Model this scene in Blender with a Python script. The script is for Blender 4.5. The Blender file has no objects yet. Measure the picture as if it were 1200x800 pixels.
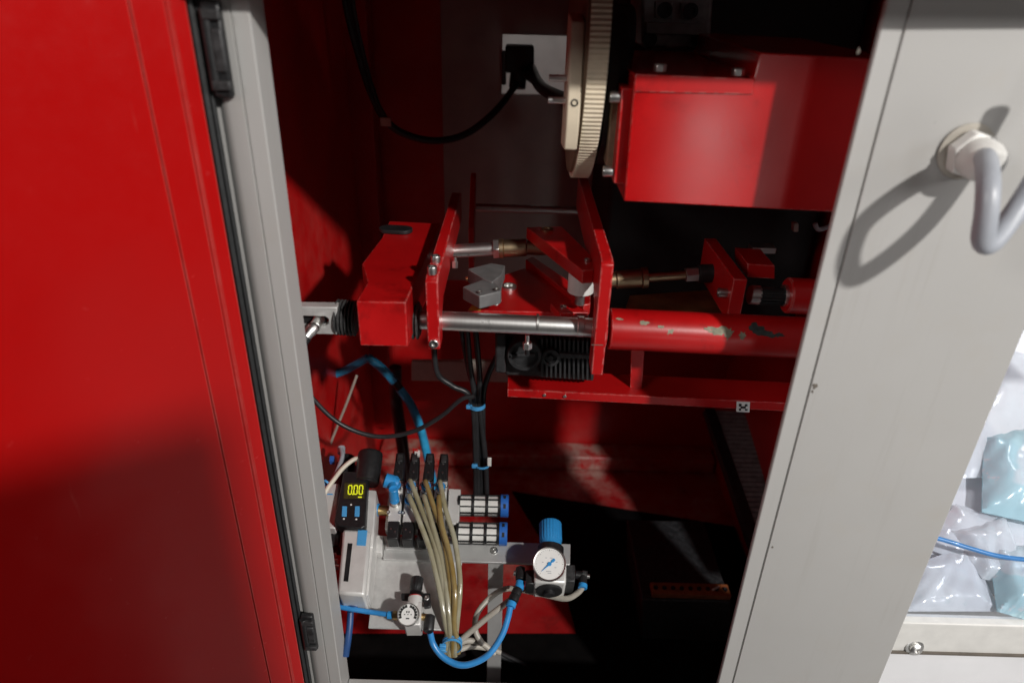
import bpy, bmesh, math, random
from mathutils import Vector, Matrix
random.seed(7)
scene = bpy.context.scene
COL = scene.collection
R = math.radians
# ------------------------------------------------------------------ camera
ZC = 1.55                                   # eye height above the hall floor
FPX, PITCH, ROLL = 813.0, R(27.7), R(1.6)   # focal length in photo pixels (1200 wide)
EYE = Vector((0, 0, ZC))
FWD = Vector((0, math.cos(PITCH), -math.sin(PITCH)))
UP0 = Vector((0, math.sin(PITCH), math.cos(PITCH)))
RT0 = Vector((1, 0, 0))
RT = RT0 * math.cos(ROLL) + UP0 * math.sin(ROLL)
UP = UP0 * math.cos(ROLL) - RT0 * math.sin(ROLL)
cd = bpy.data.cameras.new('camera'); cam = bpy.data.objects.new('camera', cd); COL.objects.link(cam)
m = Matrix((RT, UP, -FWD)).transposed().to_4x4(); m.translation = EYE
cam.matrix_world = m
cd.sensor_width = 36; cd.lens = FPX / 1200 * 36; cd.clip_start = 0.02; cd.clip_end = 60
cd.dof.use_dof = True; cd.dof.focus_distance = 0.90; cd.dof.aperture_fstop = 3.2
scene.camera = cam
# ------------------------------------------------------------------ light
w = bpy.data.worlds.new('World'); scene.world = w; w.use_nodes = True
bg = w.node_tree.nodes['Background']; bg.inputs[0].default_value = (1.0, 0.97, 0.95, 1); bg.inputs[1].default_value = 0.018
def lamp(name, kind, loc, target, energy, size, color):
    d = bpy.data.lights.new(name, kind); o = bpy.data.objects.new(name, d); COL.objects.link(o)
    o.location = loc; o.rotation_euler = (Vector(target) - Vector(loc)).to_track_quat('-Z', 'Y').to_euler()
    d.energy = energy; d.color = color
    if kind == 'AREA':
        d.shape = 'DISK'; d.size = size
    return o, d
hall_spot, _ = lamp('hall_spot', 'AREA', (1.58, -1.62, ZC + 1.42), (0.02, 0.65, ZC - 0.4), 92, 0.13, (1.0, 0.97, 0.93))
side_fill, _ = lamp('right_fill_light', 'AREA', (2.9, -0.75, ZC + 0.9), (0.0, 0.5, ZC - 0.3), 28, 0.8, (1.0, 0.98, 0.97))  # soft fill added from the right; no such lamp is seen
left_spot, ls = lamp('left_fill_spot', 'SPOT', (-1.45, -0.95, ZC + 0.75), (0.46, 0.62, ZC - 0.10), 50, 0, (1.0, 0.97, 0.94))  # fill spot added from front left to lift the column and housing shade
ls.shadow_soft_size = 0.25; ls.spot_size = R(27); ls.spot_blend = 0.6
bay_fill, _ = lamp('bay_fill_light', 'AREA', (0.86, 0.98, ZC + 0.05), (0.66, 0.78, ZC - 0.6), 1.8, 0.18, (0.96, 0.98, 1.0))  # fill lamp added out of sight to brighten the bags
sheen_lamp, lp = lamp('housing_sheen_light', 'AREA', (0.80, -2.0, ZC - 0.76), (0.80, 0.0, ZC - 0.76), 4.2, 0.4, (1.0, 0.98, 0.96))  # rectangle added behind the camera to put a sheen on the housing
lp.shape = 'RECTANGLE'; lp.size = 0.30; lp.size_y = 0.70
plate_fill, _ = lamp('plate_fill_light', 'AREA', (0.1, 1.25, ZC + 1.2), (0.05, 1.62, ZC), 18, 0.2, (1.0, 0.97, 0.92))  # fill lamp added above the cabinet to brighten the plate behind the cut-out
vs = scene.view_settings
vs.view_transform = 'Standard'; vs.look = 'None'; vs.gamma = 1; vs.exposure = 0.0; vs.use_curve_mapping = False
scene.render.engine = 'CYCLES'
scene.cycles.max_bounces = 6
scene.cycles.sample_clamp_indirect = 4
# ------------------------------------------------------------------ placing helpers
def ray(px, py):
    return FWD + RT * ((px - 600) / FPX) - UP * ((py - 400) / FPX)
def P(px, py, Y):
    d = ray(px, py); return EYE + d * (Y / d.y)
def PZ(px, py, Z):                       # Z relative to the eye
    d = ray(px, py); return EYE + d * (Z / d.z)
def PX(px, py, X):
    d = ray(px, py); return EYE + d * (X / d.x)
def scale_at(p):                          # metres per photo pixel at a point
    return (p - EYE).dot(FWD) / FPX
Q0 = P(480, 640, 0.76); QA = R(18)
QU = Vector((0, math.cos(QA), math.sin(QA))); QN = Vector((0, -math.sin(QA), math.cos(QA))); QX = Vector((1, 0, 0))
def Q(px, py, h=0.0):                     # on the tilted air panel, h metres above its face
    d = ray(px, py); t = (Q0 + QN * h - EYE).dot(QN) / d.dot(QN); return EYE + d * t
QS = scale_at(Q(500, 640, .02))
# ------------------------------------------------------------------ materials
MATS = {}
def nt_mat(name):
    ma = bpy.data.materials.new(name); ma.use_nodes = True; MATS[name] = ma
    n = ma.node_tree; return ma, n, n.nodes['Principled BSDF']
def N(n, t, **kw):
    o = n.nodes.new(t)
    for k, v in kw.items(): setattr(o, k, v)
    return o
def noise(n, scale, detail=4, rough=.55, vec=None, obj=True):
    o = N(n, 'ShaderNodeTexNoise'); o.inputs['Scale'].default_value = scale
    o.inputs['Detail'].default_value = detail; o.inputs['Roughness'].default_value = rough
    if vec is None:
        tc = N(n, 'ShaderNodeNewGeometry'); vec = tc.outputs['Position']
    n.links.new(vec, o.inputs['Vector']); return o
def ramp(n, src, a, b, ca=(0, 0, 0, 1), cb=(1, 1, 1, 1)):
    o = N(n, 'ShaderNodeValToRGB'); e = o.color_ramp.elements
    e[0].position = a; e[1].position = b; e[0].color = ca; e[1].color = cb
    n.links.new(src, o.inputs[0]); return o
def mix(n, fac, a, b):
    o = N(n, 'ShaderNodeMix', data_type='RGBA')
    for s, v in ((o.inputs[0], fac), (o.inputs[6], a), (o.inputs[7], b)):
        if hasattr(v, 'links'): n.links.new(v, s)
        elif isinstance(v, tuple): s.default_value = v if len(v) == 4 else (*v, 1)
        else: s.default_value = v
    return o.outputs[2]
def bump(n, src, strength, dist, bsdf):
    o = N(n, 'ShaderNodeBump'); o.inputs['Strength'].default_value = strength; o.inputs['Distance'].default_value = dist
    n.links.new(src, o.inputs['Height']); n.links.new(o.outputs[0], bsdf.inputs['Normal'])
def simple(name, col, rough=.5, metal=0., var=.12, nscale=60, bmp=0.0, coat=0., spec=.5, emit=None, trans=0.):
    ma, n, b = nt_mat(name)
    no = noise(n, nscale)
    dark = tuple(c * (1 - var) for c in col); lite = tuple(min(1, c * (1 + var)) for c in col)
    c = ramp(n, no.outputs[0], .3, .7, (*dark, 1), (*lite, 1))
    n.links.new(c.outputs[0], b.inputs['Base Color'])
    r = N(n, 'ShaderNodeMapRange'); r.inputs[3].default_value = max(.02, rough - .08); r.inputs[4].default_value = min(1, rough + .08)
    n.links.new(no.outputs[0], r.inputs[0]); n.links.new(r.outputs[0], b.inputs['Roughness'])
    b.inputs['Metallic'].default_value = metal; b.inputs['Coat Weight'].default_value = coat
    b.inputs['Specular IOR Level'].default_value = spec
    if trans: b.inputs['Transmission Weight'].default_value = trans
    if bmp: bump(n, no.outputs[0], bmp, .001, b)
    if emit:
        b.inputs['Emission Color'].default_value = (*emit[0], 1); b.inputs['Emission Strength'].default_value = emit[1]
    return ma
def red_paint(name, col=(.46, .0045, .0055), rough=.36, wear=.5, dirt=.0, chips=None, wear_col=(.62, .30, .27), dirt_from=None, grime=1.):
    ma, n, b = nt_mat(name)
    no = noise(n, 9, 5); fine = noise(n, 260, 3)
    base = mix(n, ramp(n, no.outputs[0], .3, .7).outputs[0], tuple(c * .82 for c in col), tuple(c * 1.12 for c in col))
    # pale worn edges
    bv = N(n, 'ShaderNodeBevel', samples=4); bv.inputs[0].default_value = .0022
    ge = N(n, 'ShaderNodeNewGeometry')
    dt = N(n, 'ShaderNodeVectorMath', operation='DOT_PRODUCT')
    n.links.new(bv.outputs[0], dt.inputs[0]); n.links.new(ge.outputs['Normal'], dt.inputs[1])
    ed = ramp(n, dt.outputs['Value'], .90, .985, (1, 1, 1, 1), (0, 0, 0, 1))
    wn = noise(n, 120, 5, .7); wr = ramp(n, wn.outputs[0], .46, .56)
    mu = N(n, 'ShaderNodeMath', operation='MULTIPLY'); n.links.new(ed.outputs[0], mu.inputs[0]); n.links.new(wr.outputs[0], mu.inputs[1])
    mu2 = N(n, 'ShaderNodeMath', operation='MULTIPLY'); n.links.new(mu.outputs[0], mu2.inputs[0]); mu2.inputs[1].default_value = wear
    base = mix(n, mu2.outputs[0], base, wear_col)
    # small pale nicks
    nk = noise(n, 190, 6, .75); nr = ramp(n, nk.outputs[0], .70, .73)
    m3 = N(n, 'ShaderNodeMath', operation='MULTIPLY'); n.links.new(nr.outputs[0], m3.inputs[0]); m3.inputs[1].default_value = wear * .55
    base = mix(n, m3.outputs[0], base, wear_col)
    gs_ = noise(n, 17, 6, .7); gm = N(n, 'ShaderNodeMath', operation='MULTIPLY'); n.links.new(ramp(n, gs_.outputs[0], .56, .84).outputs[0], gm.inputs[0]); gm.inputs[1].default_value = grime
    base = mix(n, gm.outputs[0], base, tuple(c * .16 for c in col))
    if dirt:
        # dusty scuffs
        d1 = noise(n, 22, 8, .72); d2 = noise(n, 4.5, 4, .6)
        a = ramp(n, d1.outputs[0], .40, .66); c = ramp(n, d2.outputs[0], .34, .58)
        mm = N(n, 'ShaderNodeMath', operation='MULTIPLY'); n.links.new(a.outputs[0], mm.inputs[0]); n.links.new(c.outputs[0], mm.inputs[1])
        m4 = N(n, 'ShaderNodeMath', operation='MULTIPLY'); n.links.new(mm.outputs[0], m4.inputs[0]); m4.inputs[1].default_value = dirt
        if dirt_from:                     # dust gathers toward the back of the floor
            gp = N(n, 'ShaderNodeNewGeometry'); sx_ = N(n, 'ShaderNodeSeparateXYZ'); n.links.new(gp.outputs['Position'], sx_.inputs[0])
            mr = N(n, 'ShaderNodeMapRange'); mr.inputs[1].default_value = dirt_from[0]; mr.inputs[2].default_value = dirt_from[1]; mr.inputs[3].default_value = .04
            n.links.new(sx_.outputs[1], mr.inputs[0]); m5 = N(n, 'ShaderNodeMath', operation='MULTIPLY')
            n.links.new(mr.outputs[0], m5.inputs[0]); n.links.new(m4.outputs[0], m5.inputs[1]); m4 = m5
        base = mix(n, m4.outputs[0], base, (.44, .25, .20))
    if chips:
        lo, hi, scl, ccol = chips
        c1 = noise(n, scl, 6, .62); cr = ramp(n, c1.outputs[0], lo, hi)
        base = mix(n, cr.outputs[0], base, ccol)
        c2_ = noise(n, scl * .8, 6, .62, obj=True); c2_.inputs['Distortion'].default_value = .6; c2r = ramp(n, c2_.outputs[0], .70, .71); base = mix(n, c2r.outputs[0], base, (.035, .05, .045))
    n.links.new(base, b.inputs['Base Color'])
    r = N(n, 'ShaderNodeMapRange'); r.inputs[3].default_value = rough - .1; r.inputs[4].default_value = rough + .14
    n.links.new(no.outputs[0], r.inputs[0]); n.links.new(r.outputs[0], b.inputs['Roughness'])
    bump(n, fine.outputs[0], .08, .0006, b)
    b.inputs['Coat Weight'].default_value = .12; b.inputs['Coat Roughness'].default_value = .2
    return ma
red_paint('red', wear=.8)
red_paint('red_housing', rough=.19, wear=.6, grime=.6)
red_paint('red_lever', wear=1.0, wear_col=(.7, .45, .42))
red_paint('red_wall', col=(.44, .004, .005), rough=.38, wear=.3, dirt=.10, grime=.35)
red_paint('red_floor', col=(.37, .007, .009), rough=.4, wear=.4, dirt=1.3, dirt_from=(.92, 1.25))
red_paint('red_wall_lit', col=(.62, .006, .007), rough=.38, wear=.3, dirt=.15, grime=.2)  # wall red made lighter to paint the lamplight onto the left wall
red_paint('red_beam', col=(.42, .006, .007), rough=.4, wear=.9, dirt=1.6)
red_paint('red_tube', wear=.5, chips=(.69, .70, 40, (.22, .215, .15)))
def door_paint():
    ma, n, b = nt_mat('red_door')
    no = noise(n, 3, 4); fi = noise(n, 45, 5, .7)
    base = mix(n, no.outputs[0], (.37, .0035, .0035), (.45, .0050, .0050))
    base = mix(n, ramp(n, fi.outputs[0], .66, .82).outputs[0], base, (.44, .03, .03))
    bv = N(n, 'ShaderNodeBevel', samples=6); bv.inputs[0].default_value = .0014
    ge = N(n, 'ShaderNodeNewGeometry'); dt = N(n, 'ShaderNodeVectorMath', operation='DOT_PRODUCT')
    n.links.new(bv.outputs[0], dt.inputs[0]); n.links.new(ge.outputs['Normal'], dt.inputs[1])
    ed = ramp(n, dt.outputs['Value'], .93, .995, (1, 1, 1, 1), (0, 0, 0, 1))
    wr = ramp(n, noise(n, 14, 6, .75).outputs[0], .25, .85)
    mu = N(n, 'ShaderNodeMath', operation='MULTIPLY'); n.links.new(ed.outputs[0], mu.inputs[0]); n.links.new(wr.outputs[0], mu.inputs[1])
    base = mix(n, mu.outputs[0], base, (.60, .22, .19))
    mp = N(n, 'ShaderNodeMapping'); mp.inputs['Scale'].default_value = (1, 1, .05); mp.inputs['Rotation'].default_value = (.3, .5, 0); n.links.new(ge.outputs['Position'], mp.inputs['Vector'])
    sc_ = noise(n, 170, 4, .6, mp.outputs[0]); base = mix(n, ramp(n, sc_.outputs[0], .70, .80).outputs[0], base, (.44, .04, .035))
    n.links.new(base, b.inputs['Base Color'])
    r = N(n, 'ShaderNodeMapRange'); r.inputs[3].default_value = .10; r.inputs[4].default_value = .36
    n.links.new(fi.outputs[0], r.inputs[0]); n.links.new(r.outputs[0], b.inputs['Roughness'])
    wv = noise(n, 4, 2); bump(n, wv.outputs[0], .55, .012, b)
    b.inputs['Specular IOR Level'].default_value = .26
door_paint()
def grey_paint():
    ma, n, b = nt_mat('frame_grey')
    no = noise(n, 6, 5, .6); sp = noise(n, 150, 6, .8); st = noise(n, 20, 6, .7)
    base = mix(n, no.outputs[0], (.395, .388, .375), (.455, .448, .435))
    base = mix(n, ramp(n, st.outputs[0], .52, .95).outputs[0], base, (.42, .40, .37))
    base = mix(n, ramp(n, sp.outputs[0], .72, .74).outputs[0], base, (.20, .18, .16))
    ge = N(n, 'ShaderNodeNewGeometry'); mp = N(n, 'ShaderNodeMapping'); mp.inputs['Scale'].default_value = (1, 1, .06); n.links.new(ge.outputs['Position'], mp.inputs['Vector'])
    dr = noise(n, 70, 5, .7, mp.outputs[0]); dm = ramp(n, dr.outputs[0], .56, 1.0)
    base = mix(n, dm.outputs[0], base, (.37, .355, .335))
    ck = noise(n, 38, 7, .8); base = mix(n, ramp(n, ck.outputs[0], .705, .715).outputs[0], base, (.10, .09, .085))
    n.links.new(base, b.inputs['Base Color']); b.inputs['Roughness'].default_value = .5
    bump(n, noise(n, 400, 2).outputs[0], .10, .0006, b)
grey_paint()
simple('primer_grey', (.24, .225, .16), .7, var=.35, nscale=200)
simple('primer_dark', (.035, .05, .048), .6, var=.4, nscale=200)
simple('rubber', (.0035, .003, .003), .85, var=.4, nscale=30, bmp=.2, spec=.08)  # near-black for the sheet that paints shade on the floor
simple('blue_dark', (.018, .065, .20), .4, var=.2)
simple('seam_dirt', (.14, .12, .10), .9)
simple('gasket', (.018, .019, .02), .55, var=.3, nscale=120, bmp=.2)
simple('black_plastic', (.014, .014, .015), .42, var=.25, nscale=200, bmp=.05)
simple('black_matt', (.010, .010, .010), .7, var=.3, nscale=90)
simple('motor_black', (.035, .035, .037), .5, .2, var=.35, nscale=120, bmp=.15)
simple('black_worn', (.03, .03, .031), .5, var=.6, nscale=150, bmp=.3)
simple('bellows_rubber', (.055, .055, .055), .6, var=.5, nscale=260, bmp=.3)
simple('dark_iron', (.035, .035, .037), .5, .6, var=.3, nscale=60, bmp=.2)
simple('cable_black', (.022, .022, .024), .38, var=.2)
simple('module_grey', (.26, .26, .265), .5, .2, var=.3, nscale=80)
simple('dark_panel', (.34, .325, .30), .55, .2, var=.15, nscale=12)
simple('grey_cast', (.20, .20, .20), .5, .35, var=.15, nscale=90, bmp=.15)
def metal(name, col, rough, stretch=(1, 60, 60), bmp=.03, var=.18, rough_var=.12, scl=14):
    ma, n, b = nt_mat(name)
    ge = N(n, 'ShaderNodeNewGeometry'); mp = N(n, 'ShaderNodeMapping'); mp.inputs['Scale'].default_value = stretch
    n.links.new(ge.outputs['Position'], mp.inputs['Vector'])
    no = noise(n, scl, 5, .6, mp.outputs[0])
    c = mix(n, no.outputs[0], tuple(x * (1 - var) for x in col), tuple(min(1, x * (1 + var)) for x in col))
    sp = noise(n, 90, 5, .7); c = mix(n, ramp(n, sp.outputs[0], .64, .72).outputs[0], c, tuple(x * .6 for x in col))
    n.links.new(c, b.inputs['Base Color']); b.inputs['Metallic'].default_value = 1
    r = N(n, 'ShaderNodeMapRange'); r.inputs[3].default_value = max(.05, rough - rough_var); r.inputs[4].default_value = rough + rough_var
    n.links.new(no.outputs[0], r.inputs[0]); n.links.new(r.outputs[0], b.inputs['Roughness'])
    bump(n, no.outputs[0], bmp, .0004, b)
metal('chrome', (.93, .92, .90), .36, (60, 1, 1), bmp=.004, var=.05, rough_var=.05)
metal('steel', (.60, .59, .57), .38, (1, 1, 1))
metal('zinc', (.72, .72, .70), .34, (1, 1, 1))
metal('bronze', (.50, .38, .24), .42, (1, 1, 1))
metal('brass', (.72, .52, .24), .34, (1, 1, 1))
simple('aluminium_plate', (.66, .655, .64), .46, .35, var=.09, nscale=110, bmp=.06)
simple('aluminium_sheet', (.62, .62, .61), .42, .5, var=.06, nscale=30)
simple('silver_body', (.70, .69, .67), .40, .25, var=.06, nscale=60, bmp=.04)
simple('white_plastic', (.74, .73, .70), .45, var=.05)
simple('dial_white', (.80, .80, .78), .35, var=.02)
simple('blue_plastic', (.030, .27, .62), .34, var=.1)
simple('blue_cap', (.028, .14, .50), .4, var=.1)
simple('blue_label', (.07, .34, .68), .5, var=.05)
simple('blue_tube', (.035, .25, .60), .3, var=.12, coat=.2)
simple('hose_blue', (.035, .36, .66), .4, var=.3, nscale=40)
simple('grey_tube', (.40, .37, .32), .4, var=.1)
simple('grey_cable', (.36, .38, .42), .38, var=.06)
simple('white_cable', (.66, .60, .50), .45, var=.05)
simple('tag_beige', (.50, .36, .30), .6)
simple('yellow_mark', (.70, .42, .03), .6)
simple('brown_board', (.34, .17, .07), .6, var=.4, nscale=30)
simple('orange_block', (.30, .09, .03), .5, var=.3, nscale=80)
simple('cream_nylon', (.66, .57, .43), .5, var=.1, nscale=40, bmp=.05)
simple('tan_plate', (.20, .14, .09), .55, var=.2)
simple('lcd', (.62, .66, .02), .5, emit=((.80, .86, .02), .55))
simple('lcd_ghost', (.05, .045, .01), .5, var=.5, nscale=500)
simple('hall_floor', (.36, .36, .36), .5)
def tube_mat(name, ca, cb):
    ma, n, b = nt_mat(name)
    no = noise(n, 30, 3)
    c = mix(n, ramp(n, no.outputs[0], .4, .62).outputs[0], ca, cb)
    n.links.new(c, b.inputs['Base Color']); b.inputs['Roughness'].default_value = .14
    b.inputs['Transmission Weight'].default_value = .35; b.inputs['Coat Weight'].default_value = .4; b.inputs['Coat Roughness'].default_value = .08
tube_mat('amber_tube', (.42, .32, .14), (.34, .22, .06))
tube_mat('olive_tube', (.52, .49, .36), (.40, .36, .22))
def acrylic():
    ma, n, b = nt_mat('acrylic')
    tr_ = N(n, 'ShaderNodeBsdfTransparent'); tr_.inputs[0].default_value = (.95, .97, 1, 1)
    gl = N(n, 'ShaderNodeBsdfGlossy'); gl.inputs['Roughness'].default_value = .04
    lw = N(n, 'ShaderNodeLayerWeight'); lw.inputs[0].default_value = .5
    pw = N(n, 'ShaderNodeMath', operation='POWER'); n.links.new(lw.outputs['Facing'], pw.inputs[0]); pw.inputs[1].default_value = 4
    ad = N(n, 'ShaderNodeMath', operation='MULTIPLY_ADD'); n.links.new(pw.outputs[0], ad.inputs[0]); ad.inputs[1].default_value = .6; ad.inputs[2].default_value = .04
    mx = N(n, 'ShaderNodeMixShader'); n.links.new(ad.outputs[0], mx.inputs[0])
    n.links.new(tr_.outputs[0], mx.inputs[1]); n.links.new(gl.outputs[0], mx.inputs[2])
    n.links.new(mx.outputs[0], n.nodes['Material Output'].inputs[0])
acrylic()
def bag_mat(name, a, bcol, thr):
    ma, n, b = nt_mat(name)
    v = noise(n, 13, 2, .4); f = noise(n, 60, 4, .6)
    c = mix(n, ramp(n, v.outputs[0], thr, thr + .03).outputs[0], a, bcol)
    c = mix(n, ramp(n, f.outputs[0], .60, .66).outputs[0], c, (.80, .84, .86))
    n.links.new(c, b.inputs['Base Color']); b.inputs['Roughness'].default_value = .2
    b.inputs['Coat Weight'].default_value = .8; b.inputs['Coat Roughness'].default_value = .08
    rg = noise(n, 26, 4, .5); rg.noise_type = 'RIDGED_MULTIFRACTAL'; rg.inputs['Scale'].default_value = 38; bump(n, rg.outputs[0], .55, .006, b)
    tb_ = N(n, 'ShaderNodeBsdfTransparent'); tb_.inputs[0].default_value = (.96, .98, 1, 1); ms = N(n, 'ShaderNodeMixShader'); ms.inputs[0].default_value = .22
    n.links.new(b.outputs[0], ms.inputs[1]); n.links.new(tb_.outputs[0], ms.inputs[2]); n.links.new(ms.outputs[0], n.nodes['Material Output'].inputs[0])
bag_mat('bag_blue', (.58, .84, .89), (.82, .91, .93), .48)
bag_mat('bag_white', (.86, .88, .90), (.66, .84, .90), .58)
bag_mat('bag_clear', (.82, .83, .86), (.88, .89, .91), .50)
simple('pale_tray', (.84, .84, .86), .4, var=.06, nscale=10)
simple('dot_pink', (.72, .30, .42), .4)
simple('dot_orange', (.72, .42, .25), .4)
# ------------------------------------------------------------------ mesh building
WLOC = {}
def thing(name, label, cat, loc, group=None):
    o = bpy.data.objects.new(name, None); COL.objects.link(o); o.empty_display_size = .02
    o.location = loc; WLOC[o] = Vector(loc); tag(o, label, cat, group); return o
def tag(o, label, cat, group=None):
    o['label'] = label; o['category'] = cat
    if group: o['group'] = group
    return o
class MB:
    def __init__(s): s.bm = bmesh.new(); s.smooth = []
    def add(s, verts, faces, smooth=False):
        vs_ = [s.bm.verts.new(v) for v in verts]
        for f in faces:
            try:
                fc = s.bm.faces.new([vs_[i] for i in f]); fc.smooth = smooth
            except ValueError: pass
        return s
    def prism(s, poly, ext):                       # polygon (world points) pushed along ext
        ext = Vector(ext); n = len(poly); v = [Vector(p) for p in poly] + [Vector(p) + ext for p in poly]
        f = [tuple(range(n))[::-1], tuple(range(n, 2 * n))] + [(i, (i + 1) % n, n + (i + 1) % n, n + i) for i in range(n)]
        return s.add(v, f)
    def box(s, c, sx, sy, sz, ax=None):
        ax = ax or (Vector((1, 0, 0)), Vector((0, 1, 0)), Vector((0, 0, 1)))
        c = Vector(c); a, b, d = ax[0] * sx / 2, ax[1] * sy / 2, ax[2] * sz / 2
        return s.prism([c - a - b - d, c + a - b - d, c + a + b - d, c - a + b - d], d * 2)
    def lathe(s, p0, axis, prof, seg=24, cap=True):  # prof: (distance along axis, radius)
        p0 = Vector(p0); axis = Vector(axis).normalized()
        u = axis.orthogonal().normalized(); v_ = axis.cross(u)
        vs_, fs = [], []
        for d, r in prof:
            for k in range(seg):
                a = 2 * math.pi * k / seg
                vs_.append(p0 + axis * d + (u * math.cos(a) + v_ * math.sin(a)) * r)
        for j in range(len(prof) - 1):
            for k in range(seg):
                fs.append((j * seg + k, j * seg + (k + 1) % seg, (j + 1) * seg + (k + 1) % seg, (j + 1) * seg + k))
        s.add(vs_, fs, True)
        if cap:
            for j, fl in ((0, True), (len(prof) - 1, False)):
                if prof[j][1] > 1e-5:
                    ring = vs_[j * seg:(j + 1) * seg]
                    s.add(ring, [tuple(range(seg))[::-1] if fl else tuple(range(seg))])
        return s
    def cyl(s, p0, p1, r, r1=None, seg=24, ch=None):
        p0, p1 = Vector(p0), Vector(p1); L = (p1 - p0).length; r1 = r if r1 is None else r1
        ch = min(r, L) * .08 if ch is None else ch
        return s.lathe(p0, p1 - p0, [(0, r - ch), (ch, r), (L - ch, r1), (L, r1 - ch)], seg)
    def hexa(s, p0, p1, r):
        p0, p1 = Vector(p0), Vector(p1); L = (p1 - p0).length
        ax = (p1 - p0).normalized(); u = ax.orthogonal().normalized(); v_ = ax.cross(u)
        return s.prism([p0 + (u * math.cos(k * math.pi / 3) + v_ * math.sin(k * math.pi / 3)) * r for k in range(6)], ax * L)
    def tube(s, pts, r, seg=12, sub=8):
        pts = [Vector(p) for p in pts]
        if len(pts) > 2:
            q = [pts[0] * 2 - pts[1]] + pts + [pts[-1] * 2 - pts[-2]]; out = []
            for i in range(1, len(q) - 2):
                a, b, c, d = q[i - 1], q[i], q[i + 1], q[i + 2]
                for k in range(sub):
                    t = k / sub
                    out.append(.5 * ((2 * b) + (c - a) * t + (2 * a - 5 * b + 4 * c - d) * t * t + (3 * b - a - 3 * c + d) * t ** 3))
            out.append(pts[-1]); pts = out
        vs_, fs = [], []; u = None
        for i, p in enumerate(pts):
            t = (pts[min(i + 1, len(pts) - 1)] - pts[max(i - 1, 0)]).normalized()
            u = t.orthogonal().normalized() if u is None else (u - t * u.dot(t)).normalized()
            v_ = t.cross(u)
            for k in range(seg):
                a = 2 * math.pi * k / seg; vs_.append(p + (u * math.cos(a) + v_ * math.sin(a)) * r)
        for i in range(len(pts) - 1):
            for k in range(seg):
                fs.append((i * seg + k, i * seg + (k + 1) % seg, (i + 1) * seg + (k + 1) % seg, (i + 1) * seg + k))
        s.add(vs_, fs, True); s.add(vs_[:seg], [tuple(range(seg))[::-1]]); s.add(vs_[-seg:], [tuple(range(seg))])
        return s
    def ball(s, c, r, seg=16):
        return s.lathe(Vector(c) - Vector((0, 0, r)), (0, 0, 1), [(r - r * math.cos(math.pi * i / 10), max(1e-4, r * math.sin(math.pi * i / 10))) for i in range(11)], seg, False)
    def build(s, name, mat, parent=None, bevel=0, seg=2, label=None):
        bm = s.bm
        bmesh.ops.remove_doubles(bm, verts=bm.verts, dist=1e-6)
        bmesh.ops.recalc_face_normals(bm, faces=bm.faces)
        cs = [v.co for v in bm.verts]
        lo = Vector([min(c[i] for c in cs) for i in range(3)]); hi = Vector([max(c[i] for c in cs) for i in range(3)])
        c = (lo + hi) / 2
        if parent is None: c.z = lo.z
        bmesh.ops.translate(bm, verts=bm.verts, vec=-c)
        me = bpy.data.meshes.new(name); bm.to_mesh(me); bm.free()
        me.set_sharp_from_angle(angle=R(38)); me.materials.append(MATS[mat]); o = bpy.data.objects.new(name, me); COL.objects.link(o)
        WLOC[o] = c.copy(); o.location = c - (WLOC[parent] if parent else Vector())
        if parent: o.parent = parent
        if bevel:
            b = o.modifiers.new('bevel', 'BEVEL'); b.width = bevel; b.segments = seg; b.limit_method = 'ANGLE'; b.angle_limit = R(40)
        if label: o['label'] = label
        return o
def struct(o): o['kind'] = 'structure'; return o
def ypoly(pix, Y): return [P(x, y, Y) for x, y in pix]
def qpoly(pix, h): return [Q(x, y, h) for x, y in pix]
def qprism(pix, h0, h1): return MB().prism(qpoly(pix, h1), QN * (h0 - h1))
X3, Y3, Z3 = Vector((1, 0, 0)), Vector((0, 1, 0)), Vector((0, 0, 1))
def Zr(z): return ZC + z
def bolt(name, p, axis, r, L, mat, parent, socket=True):     # cap head bolt with hex socket
    axis = Vector(axis).normalized()
    m_ = MB(); pr = [(0, r * .96), (L * .85, r), (L, r * .9)]
    if socket: pr += [(L, r * .5), (L * .45, r * .48), (L * .45, 1e-4)]
    m_.lathe(p, axis, pr, 18, True)
    return m_.build(name, mat, parent)

YO = 0.60                                   # plane of the opening
# ================================================================== SETTING
struct(MB().box((0, .6, -.02), 6, 6, .04).build('ground', 'hall_floor'))
XL, YB, ZF, ZS, XR = -.315, 1.40, -1.05, -.80, .50
struct(MB().box(((XL + XR) / 2, (YO + YB) / 2 + .02, Zr(ZF) - .01), XR - XL, YB - YO - .03, .02).build('floor', 'red_floor'))
struct(MB().box((XL - .005, (YO + YB) / 2 + .0095, Zr(-.40)), .01, YB - YO - .02, 1.3).build('wall_left', 'red_wall_lit'))
struct(MB().box((XR + .005, (.75 + YB - .003) / 2, Zr(-.40)), .01, YB - .003 - .75, 1.3).build('wall_right', 'red_wall'))
struct(MB().box(((XL + XR) / 2, (YO + YB) / 2, Zr(.2555)), XR - XL + .04, YB - YO + .03, .01).build('ceiling', 'red_wall'))
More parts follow.
